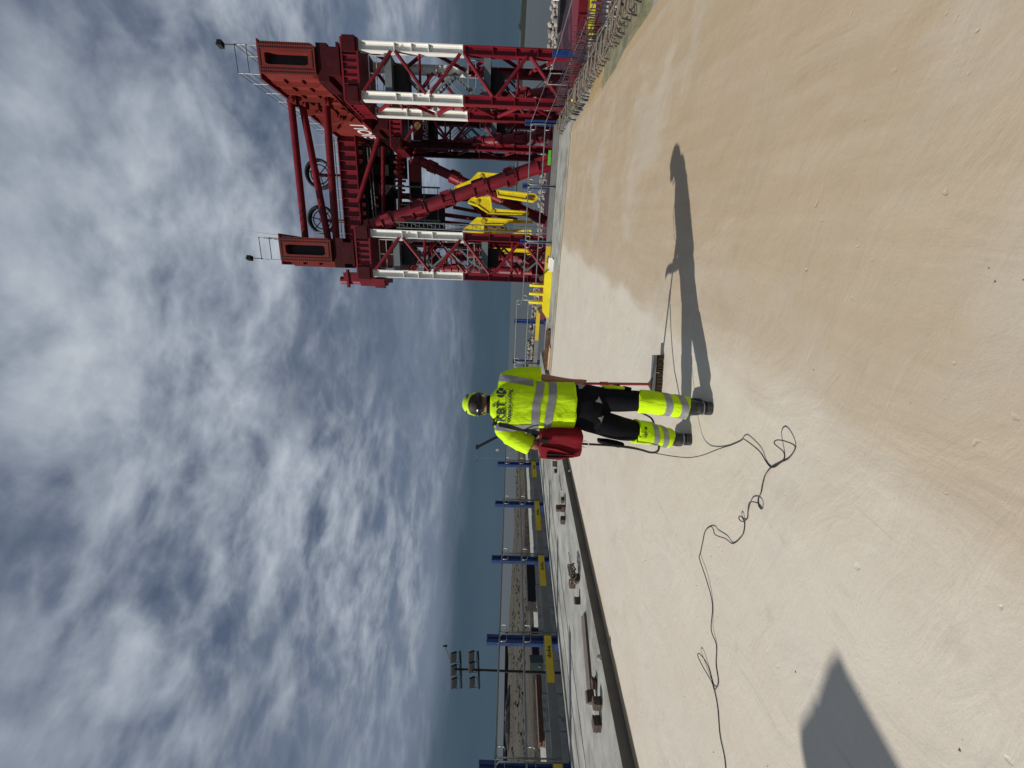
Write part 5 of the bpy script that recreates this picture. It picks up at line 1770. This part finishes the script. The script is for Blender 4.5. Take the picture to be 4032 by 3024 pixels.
drape_text('KBT', 0.086, -0.283, 1.466, bv, 'lettering', shirt, 0.98, 0.0022)
drape_text('Waterproofing', 0.043, -0.285, 1.420, bv, 'lettering', shirt, 0.94, 0.0010)
drape(bv, lambda u, v: (-0.285 + 0.235 * u, 1.4555 + 0.0035 * v), 20, 1, 0.005).build('logo_rule', M_text, shirt)


def disc_logo(cx, cz, rad, bvh, par, off=0.0055):
    """round emblem: dark disc cut by a light upright bar and a light K"""
    mb = MB()
    cells = 26
    for i in range(cells):
        for j in range(cells):
            x0, x1 = -1 + 2 * i / cells, -1 + 2 * (i + 1) / cells
            y0, y1 = -1 + 2 * j / cells, -1 + 2 * (j + 1) / cells
            xm, ym = (x0 + x1) / 2, (y0 + y1) / 2
            if xm * xm + ym * ym > 1:
                continue
            if -0.48 < xm < -0.26:
                continue
            if xm > -0.26 and abs(abs(ym) - (xm - 0.02) * 0.95) < 0.17 and xm > 0.05:
                continue
            q = []
            for x, y in ((x0, y0), (x1, y0), (x1, y1), (x0, y1)):
                h = bvh.ray_cast(V((cx + x * rad, 0.9, cz + y * rad)), V((0, 1, 0)))
                if h[0] is None:
                    q = None
                    break
                q.append(h[0] - V((0, off, 0)))
            if q:
                mb.add(q, [(0, 1, 2, 3)])
    return mb.build('logo_emblem', M_text, par)


disc_logo(-0.066, 1.497, 0.035, bv, shirt)
disc_logo(-0.160, 1.545, 0.013, bv, shirt)

# --- trousers
mb = MB()
mb.loft([ell((-0.148, 2.902, 0.985), 0.152, 0.110, 28, 2.3), ell((-0.150, 2.900, 0.92), 0.162, 0.118, 28, 2.3), ell((-0.156, 2.898, 0.84), 0.172, 0.122, 28, 2.3), ell((-0.165, 2.900, 0.76), 0.165, 0.110, 28, 2.2)])
mb.loft(limb([(-0.080, 2.90, 0.86), (-0.088, 2.892, 0.75), (-0.094, 2.875, 0.62), (-0.095, 2.850, 0.50), (-0.098, 2.828, 0.40)], [0.094, 0.091, 0.085, 0.079, 0.070], squash=1.02))
mb.loft(limb([(-0.235, 2.905, 0.86), (-0.268, 2.915, 0.75), (-0.302, 2.945, 0.62), (-0.327, 2.975, 0.50), (-0.340, 2.995, 0.39)], [0.100, 0.097, 0.093, 0.088, 0.072], squash=1.02))
trs = fuse(mb, 'trousers', M_trs, P, 0.010, 5, 0.0055, (8, 8, 7), 4.2)
bt = bvh_of(trs)
# hi-vis lower legs with tape
legs = {'R': ([(-0.095, 2.848, 0.475), (-0.099, 2.828, 0.40), (-0.108, 2.800, 0.30), (-0.122, 2.775, 0.205), (-0.131, 2.762, 0.145)], [0.0890, 0.0865, 0.083, 0.081, 0.084]),
        'L': ([(-0.333, 2.982, 0.455), (-0.342, 2.998, 0.38), (-0.357, 3.018, 0.29), (-0.377, 3.042, 0.205), (-0.390, 3.055, 0.150)], [0.0975, 0.092, 0.085, 0.079, 0.081])}
for kx, (pts, rad) in legs.items():
    mb = MB().loft(limb(pts, rad, 24))
    lg = fuse(mb, 'trouser_leg', M_hv, P, 0.008, 2, 0.0055, (10, 10, 11), 8.8 if kx == 'R' else 2.2, 0.3)
    bl = bvh_of(lg)
    for f0 in ((0.305, 0.205) if kx == 'R' else (0.300, 0.215)):
        u = (pts[0][2] - f0) / (pts[0][2] - pts[-1][2])
        c = V(pts[0]).lerp(V(pts[-1]), u)
        ring_band(bl, (c.x, c.y), lambda a, f0=f0: f0 + 0.010 * math.sin(a + 0.6), 0.022, 0.003, 48).build('reflective_band', M_refl, lg, True)
    if kx == 'L':
        drape_text('KBT', 0.028, -0.372, 0.382, bl, 'lettering', lg, 1.0, 0.0008, off=0.004)
        disc_logo(-0.300, 0.391, 0.012, bl, lg, 0.004)
# silver reflective triangles on the seat
for (x, z, dx) in ((-0.098, 0.785, 1), (-0.232, 0.760, -1)):
    drape(bt, lambda u, v, x=x, z=z, dx=dx: (x + dx * (u * 0.052 - 0.02) * (1 - 0.5 * v) , z + 0.055 * (v - 0.5) * (1 - u)), 10, 6, 0.003).build('reflective_patch', M_refl, trs, True)
drape(bt, lambda u, v: (-0.020 + 0.030 * u, 0.925 - 0.055 * v * (0.4 + 0.6 * u)), 8, 8, 0.003).build('reflective_patch', M_refl, trs, True)
# cargo pockets and holster pocket
MB().loft([ell((-0.412, 2.955, 0.735), 0.018, 0.055, 14), ell((-0.422, 2.962, 0.66), 0.024, 0.065, 14), ell((-0.437, 2.972, 0.585), 0.026, 0.066, 14), ell((-0.440, 2.975, 0.545), 0.018, 0.055, 14)]).build('cargo_pocket', M_trs, trs, True)
MB().loft([ell((-0.002, 2.895, 0.73), 0.014, 0.045, 14), ell((0.002, 2.885, 0.66), 0.016, 0.052, 14), ell((-0.004, 2.878, 0.585), 0.014, 0.048, 14)]).build('pocket_flap', M_hv, trs, True)
MB().loft([ell((0.004, 2.885, 0.655), 0.018, 0.03, 10), ell((0.008, 2.88, 0.615), 0.018, 0.03, 10)]).build('pocket_strap', M_trs, trs, True)
MB().loft([ell((-0.002, 2.872, 0.578), 0.016, 0.045, 12), ell((-0.006, 2.866, 0.535), 0.012, 0.04, 12)]).build('cargo_pocket', M_trs, trs, True)

# --- boots
for name_, hx, hy, rz in (('R', -0.128, 2.695, R(-4)), ('L', -0.385, 2.988, R(9))):
    fwd = V((-math.sin(rz), math.cos(rz), 0))
    rt = V((math.cos(rz), math.sin(rz), 0))
    o0 = V((hx, hy, 0))
    prof = [(-0.004, 0.030, 0.03, 0.085), (0.02, 0.043, 0.03, 0.125), (0.06, 0.045, 0.03, 0.135), (0.10, 0.044, 0.03, 0.125), (0.15, 0.046, 0.03, 0.098), (0.20, 0.051, 0.03, 0.083), (0.25, 0.047, 0.03, 0.076), (0.285, 0.030, 0.03, 0.060)]
    rings = []
    for d_, hw, z0, z1 in prof:
        c = o0 + fwd * d_ + ZU * ((z0 + z1) / 2)
        rings.append(ell(c, hw, (z1 - z0) / 2, 18, 2.6, ax=rt, ay=ZU))
    mb = MB().loft(rings)
    ank = V((-0.131, 2.762, 0)) if name_ == 'R' else V((-0.390, 3.055, 0))
    mb.loft([ell(V((ank.x, ank.y, z)), r_, r_ * 1.12, 18, 2.2) for z, r_ in ((0.07, 0.050), (0.11, 0.053), (0.15, 0.058), (0.18, 0.062), (0.21, 0.060))])
    bo_ = fuse(mb, 'boot', M_boot, P, 0.007, 3, 0.002, (20, 20, 20), 1.0)
    out = []
    for d_, hw in ((-0.012, 0.02), (-0.004, 0.036), (0.02, 0.047), (0.08, 0.044), (0.13, 0.043), (0.19, 0.055), (0.25, 0.050), (0.285, 0.034), (0.298, 0.012)):
        out.append((d_, hw))
    poly = [o0 + fwd * d_ + rt * hw + ZU * 0.002 for d_, hw in out] + [o0 + fwd * d_ - rt * hw + ZU * 0.002 for d_, hw in reversed(out)]
    MB().prism(poly, ZU * 0.036).build('sole', M_sole, bo_)
    MB().loft([ell(o0 + fwd * 0.02 + ZU * 0.062, 0.050, 0.034, 16), ell(o0 + fwd * 0.02 + ZU * 0.0645, 0.0495, 0.0335, 16)]).build('heel_trim', M_refl, bo_)

# --- helmet and head gear
hb = V((-0.163, 2.955, 1.694))
tilt = Matrix.Rotation(R(-29), 3, 'X') * 0.95
mb = MB()
rings = []
nb = 32
for k in range(9):
    ph = k / 8 * math.pi / 2
    r_ = math.cos(ph) ** 0.85 if k < 8 else 0.02
    zz_ = math.sin(ph) * 0.088
    rings.append([hb + tilt @ V((0.092 * r_ * math.cos(a), 0.116 * r_ * math.sin(a), zz_ + 0.004)) for a in [2 * math.pi * i / nb for i in range(nb)]])
low = []
for k, (sc, zz_) in enumerate(((1.10, -0.012), (1.09, -0.006), (1.0, 0.0))):
    low.append([hb + tilt @ V((0.093 * (sc if math.sin(a) > 0.2 else min(sc, 1.03)) * math.cos(a), 0.117 * (sc + (0.22 if math.sin(a) > 0.55 and sc > 1.05 else 0)) * math.sin(a) if math.sin(a) > 0 else 0.117 * min(sc, 1.03) * math.sin(a), zz_)) for a in [2 * math.pi * i / nb for i in range(nb)]])
mb.loft(low + rings)
hel = mb.build('helmet', M_helm, P, True)
MB().tube([hb + tilt @ V((0, 0.106 * math.cos(a), 0.006 + 0.086 * math.sin(a))) for a in [math.pi * i / 14 for i in range(1, 14)]], 0.0045, 6).build('helmet_ridge', M_helm, hel, True)
rings = []
for zz_, ex in ((-0.040, 0.0), (-0.034, 0.006), (0.000, 0.006), (0.006, 0.0)):
    rings.append([hb + V(((0.084 + ex) * math.cos(a), (0.104 + ex) * math.sin(a), zz_ + 0.022 * math.sin(a) - 0.004)) for a in [2 * math.pi * i / 32 for i in range(32)]])
MB().loft(rings, cap=False).build('headband', M_gog, hel, True)
MB().beam(hb + V((-0.030, -0.112, -0.040)), hb + V((0.030, -0.112, -0.040)), 0.034, 0.016, ZU).build('ratchet', M_gog, hel)
MB().tube([hb + V((0.086, -0.02, -0.02)), hb + V((0.078, 0.02, -0.07)), hb + V((0.05, 0.06, -0.105)), hb + V((0, 0.075, -0.115)), hb + V((-0.05, 0.06, -0.105)), hb + V((-0.078, 0.02, -0.07)), hb + V((-0.086, -0.02, -0.02))], 0.006, 5).build('chin_strap', M_hv, hel, True)

# ================================================================== CARRIED THINGS
bag = thing('shoulder_bag', 'dark red fabric instrument bag hanging at the worker left hip', 'bag', V((-0.42, 2.86, 0.88)))
bc = V((-0.412, 2.868, 0))
rot = R(-24)
mb = MB()
rings = []
for z, rx, ry in ((0.885, 0.070, 0.050), (0.892, 0.098, 0.072), (0.93, 0.106, 0.080), (1.03, 0.104, 0.078), (1.13, 0.102, 0.074), (1.185, 0.098, 0.070), (1.20, 0.085, 0.058)):
    rings.append(ell(bc + ZU * z, rx, ry, 36, 6.0, rot))
mb.loft(rings)
bbody = fuse(mb, 'bag_body', M_bag, bag, 0.007, 3, 0.006, (14, 14, 8), 6.0)
fx = V((math.cos(rot), math.sin(rot), 0))
fy = V((-math.sin(rot), math.cos(rot), 0))
mb = MB().prism([bc - fx * 0.104 - fy * 0.082 + ZU * 1.19, bc + fx * 0.0 - fy * 0.088 + ZU * 1.195, bc - fx * 0.01 - fy * 0.100 + ZU * 1.08, bc - fx * 0.06 - fy * 0.105 + ZU * 0.93, bc - fx * 0.11 - fy * 0.088 + ZU * 1.05], fy * 0.012)
mb.build('flap', M_bag, bag)
for k in range(2):
    MB().prism([bc - fx * (0.045 + 0.03 * k) - fy * (0.108 - 0.004 * k) + ZU * 1.15, bc - fx * (0.058 + 0.03 * k) - fy * 0.108 + ZU * 1.14, bc - fx * (0.052 + 0.02 * k) - fy * 0.108 + ZU * 0.95], fy * 0.016).build('seam_fold', M_gog, bag)
MB().beam(bc + fx * 0.05 - fy * 0.086 + ZU * 1.21, bc + fx * 0.05 - fy * 0.086 + ZU * 1.14, 0.030, 0.010, fx).build('buckle', M_gog, bag)


def ribbon(pts, wd, th, nrm):
    mb = MB()
    rings = []
    for i, p in enumerate(pts):
        p = V(p)
        d = (V(pts[min(i + 1, len(pts) - 1)]) - V(pts[max(i - 1, 0)])).normalized()
        nv = V(nrm[i])
        x = d.cross(nv).normalized() * wd / 2
        y = x.cross(d).normalized() * th / 2
        rings.append([p - x - y, p + x - y, p + x + y, p - x + y])
    return mb.loft(rings)


sp = []
nr = []
for i in range(14):
    u = i / 13
    x = -0.352 + 0.062 * u
    z = 1.205 + 0.345 * u
    h = bv.ray_cast(V((x, 1.0, z)), V((0, 1, 0)))
    y = (h[0].y if h[0] else 2.80) - 0.009
    y = min(y, 2.80 + 0.02 * u) if u < 0.25 else y
    sp.append(V((x, y, z)))
    nr.append((0, -1, 0.2))
for x, y, z, nn_ in ((-0.285, 2.86, 1.552, (0, -0.5, 1)), (-0.285, 2.91, 1.560, (0, 0.2, 1)), (-0.285, 2.965, 1.540, (0, 0.8, 0.6)), (-0.29, 3.035, 1.43, (0, 1, 0.2)), (-0.33, 3.04, 1.30, (-0.2, 1, 0)), (-0.40, 2.965, 1.21, (-0.3, 1, 0))):
    sp.append(V((x, y, z)))
    nr.append(nn_)
ribbon(sp, 0.030, 0.005, nr).build('strap', M_gog, bag)
hose = [(-0.425, 2.85, 0.90), (-0.428, 2.855, 0.84), (-0.433, 2.87, 0.70), (-0.447, 2.90, 0.52), (-0.470, 2.93, 0.41), (-0.492, 2.96, 0.33), (-0.492, 3.01, 0.26), (-0.462, 3.06, 0.225), (-0.40, 3.12, 0.215),
        (-0.32, 3.17, 0.22), (-0.25, 3.21, 0.235), (-0.215, 3.25, 0.29), (-0.18, 3.27, 0.36), (-0.12, 3.29, 0.45), (-0.04, 3.30, 0.53), (0.015, 3.30, 0.58)]


def smooth_path(pts, sub=5):
    pts = [V(p) for p in pts]
    out = []
    for i in range(len(pts) - 1):
        p0, p1, p2, p3 = pts[max(i - 1, 0)], pts[i], pts[i + 1], pts[min(i + 2, len(pts) - 1)]
        for k in range(sub):
            t = k / sub
            out.append(0.5 * ((2 * p1) + (p2 - p0) * t + (2 * p0 - 5 * p1 + 4 * p2 - p3) * t * t + (3 * p1 - p0 - 3 * p2 + p3) * t ** 3))
    return out + [pts[-1]]


MB().tube(smooth_path(hose), 0.0085, 8).build('hose', M_rub, bag, True)
MB().tube(smooth_path([(-0.41, 2.84, 0.89), (-0.40, 2.82, 0.86), (-0.43, 2.81, 0.84), (-0.455, 2.82, 0.855), (-0.44, 2.84, 0.885)]), 0.003, 5).build('white_wire', M_wire, bag, True)

br = thing('broom', 'wide brush with brown bristles and a red handle pushed by the worker', 'broom', V((0.04, 3.62, 0)))
MB().cyl(stick0, stick0 + sdv * 0.62, 0.013, n=10).build('handle', M_broom, br, 'auto')
MB().cyl(stick0 + sdv * 0.62, stick1, 0.0115, n=10).build('upper_handle', M_broom, br, 'auto')
MB().cyl(stick0 + sdv * 0.58, stick0 + sdv * 0.66, 0.018, n=10).build('clamp_sleeve', M_broom, br, 'auto')
bx0, bx1 = V((0.318, 3.600, 0)), V((-0.225, 3.640, 0))
bdir = (bx1 - bx0).normalized()
bnor = ZU.cross(bdir)
MB().beam(bx0 + ZU * 0.080, bx1 + ZU * 0.080, 0.024, 0.062, ZU).build('brush_back', M_galv, br)
mb = MB()
for i in range(46):
    u = (i + 0.5) / 46
    for w_ in (-0.020, -0.007, 0.007, 0.020):
        c = bx0.lerp(bx1, u) + bnor * w_
        lean = V((random.uniform(-0.006, 0.006), random.uniform(-0.008, 0.004), 0))
        mb.cyl(c + ZU * 0.068, c + lean + ZU * 0.001, 0.0055, 0.0075, n=5)
stuff(mb.build('bristles', M_brist, br))
mb = MB().prism([stick0 + V((0, 0, -0.0)) + bdir * 0.07 - ZU * 0.0, stick0 - bdir * 0.07, stick0 - bdir * 0.016 + sdv * 0.05, stick0 + bdir * 0.016 + sdv * 0.05], bnor * 0.012)
mb.build('socket', M_galv, br)

# thin earth lead from the bag down to and across the floor
fl = [(-0.342, 2.447), (-0.301, 2.352), (-0.286, 2.316), (-0.287, 2.272), (-0.33, 2.162), (-0.377, 2.121), (-0.402, 2.083), (-0.397, 2.047), (-0.362, 2.0), (-0.327, 1.943), (-0.265, 1.905), (-0.243, 1.928),
      (-0.242, 1.966), (-0.266, 1.997), (-0.306, 1.983), (-0.35, 1.987), (-0.401, 2.068), (-0.453, 2.117), (-0.509, 2.138), (-0.564, 2.15), (-0.607, 2.172), (-0.645, 2.162), (-0.653, 2.138), (-0.63, 2.131),
      (-0.622, 2.163), (-0.642, 2.219), (-0.698, 2.259), (-0.749, 2.264), (-0.78, 2.298), (-0.768, 2.319), (-0.749, 2.304), (-0.779, 2.289), (-0.83, 2.291), (-0.878, 2.315), (-0.953, 2.396), (-0.948, 2.462),
      (-0.964, 2.563), (-0.943, 2.605), (-0.945, 2.664), (-1.005, 2.734), (-1.088, 2.761), (-1.187, 2.79), (-1.222, 2.779), (-1.32, 2.671), (-1.454, 2.605), (-1.616, 2.594), (-1.687, 2.542),
      (-1.813, 2.538), (-1.904, 2.505), (-1.975, 2.528), (-1.965, 2.583), (-1.928, 2.678), (-1.894, 2.734), (-1.865, 2.707), (-1.895, 2.633), (-1.991, 2.549), (-2.074, 2.501), (-2.216, 2.467),
      (-2.292, 2.416), (-2.357, 2.393), (-2.7, 2.3), (-3.3, 2.1)]
lift = {2: 0.012, 3: 0.018, 4: 0.010, 11: 0.03, 12: 0.05, 13: 0.04, 23: 0.012, 24: 0.02, 25: 0.018, 28: 0.008, 29: 0.016, 30: 0.014, 35: 0.01, 36: 0.02, 37: 0.012, 42: 0.01, 43: 0.012, 45: 0.01, 49: 0.01, 51: 0.015, 52: 0.022, 53: 0.02}
path = [V((-0.43, 2.86, 0.90)), V((-0.435, 2.865, 0.72)), V((-0.452, 2.875, 0.52)), V((-0.475, 2.86, 0.36)), V((-0.492, 2.83, 0.22)), V((-0.490, 2.78, 0.115)), V((-0.455, 2.70, 0.055)), V((-0.405, 2.61, 0.02)), V((-0.367, 2.52, 0.006))]
path += [V((x, y, 0.0045 + lift.get(i, 0.0))) for i, (x, y) in enumerate(fl)]
tag(MB().tube(smooth_path(path, 4), 0.0031, 6).build('cable', M_rub, None, True), 'thin black cable with loops snaking over the pale floor from the bag', 'cable')
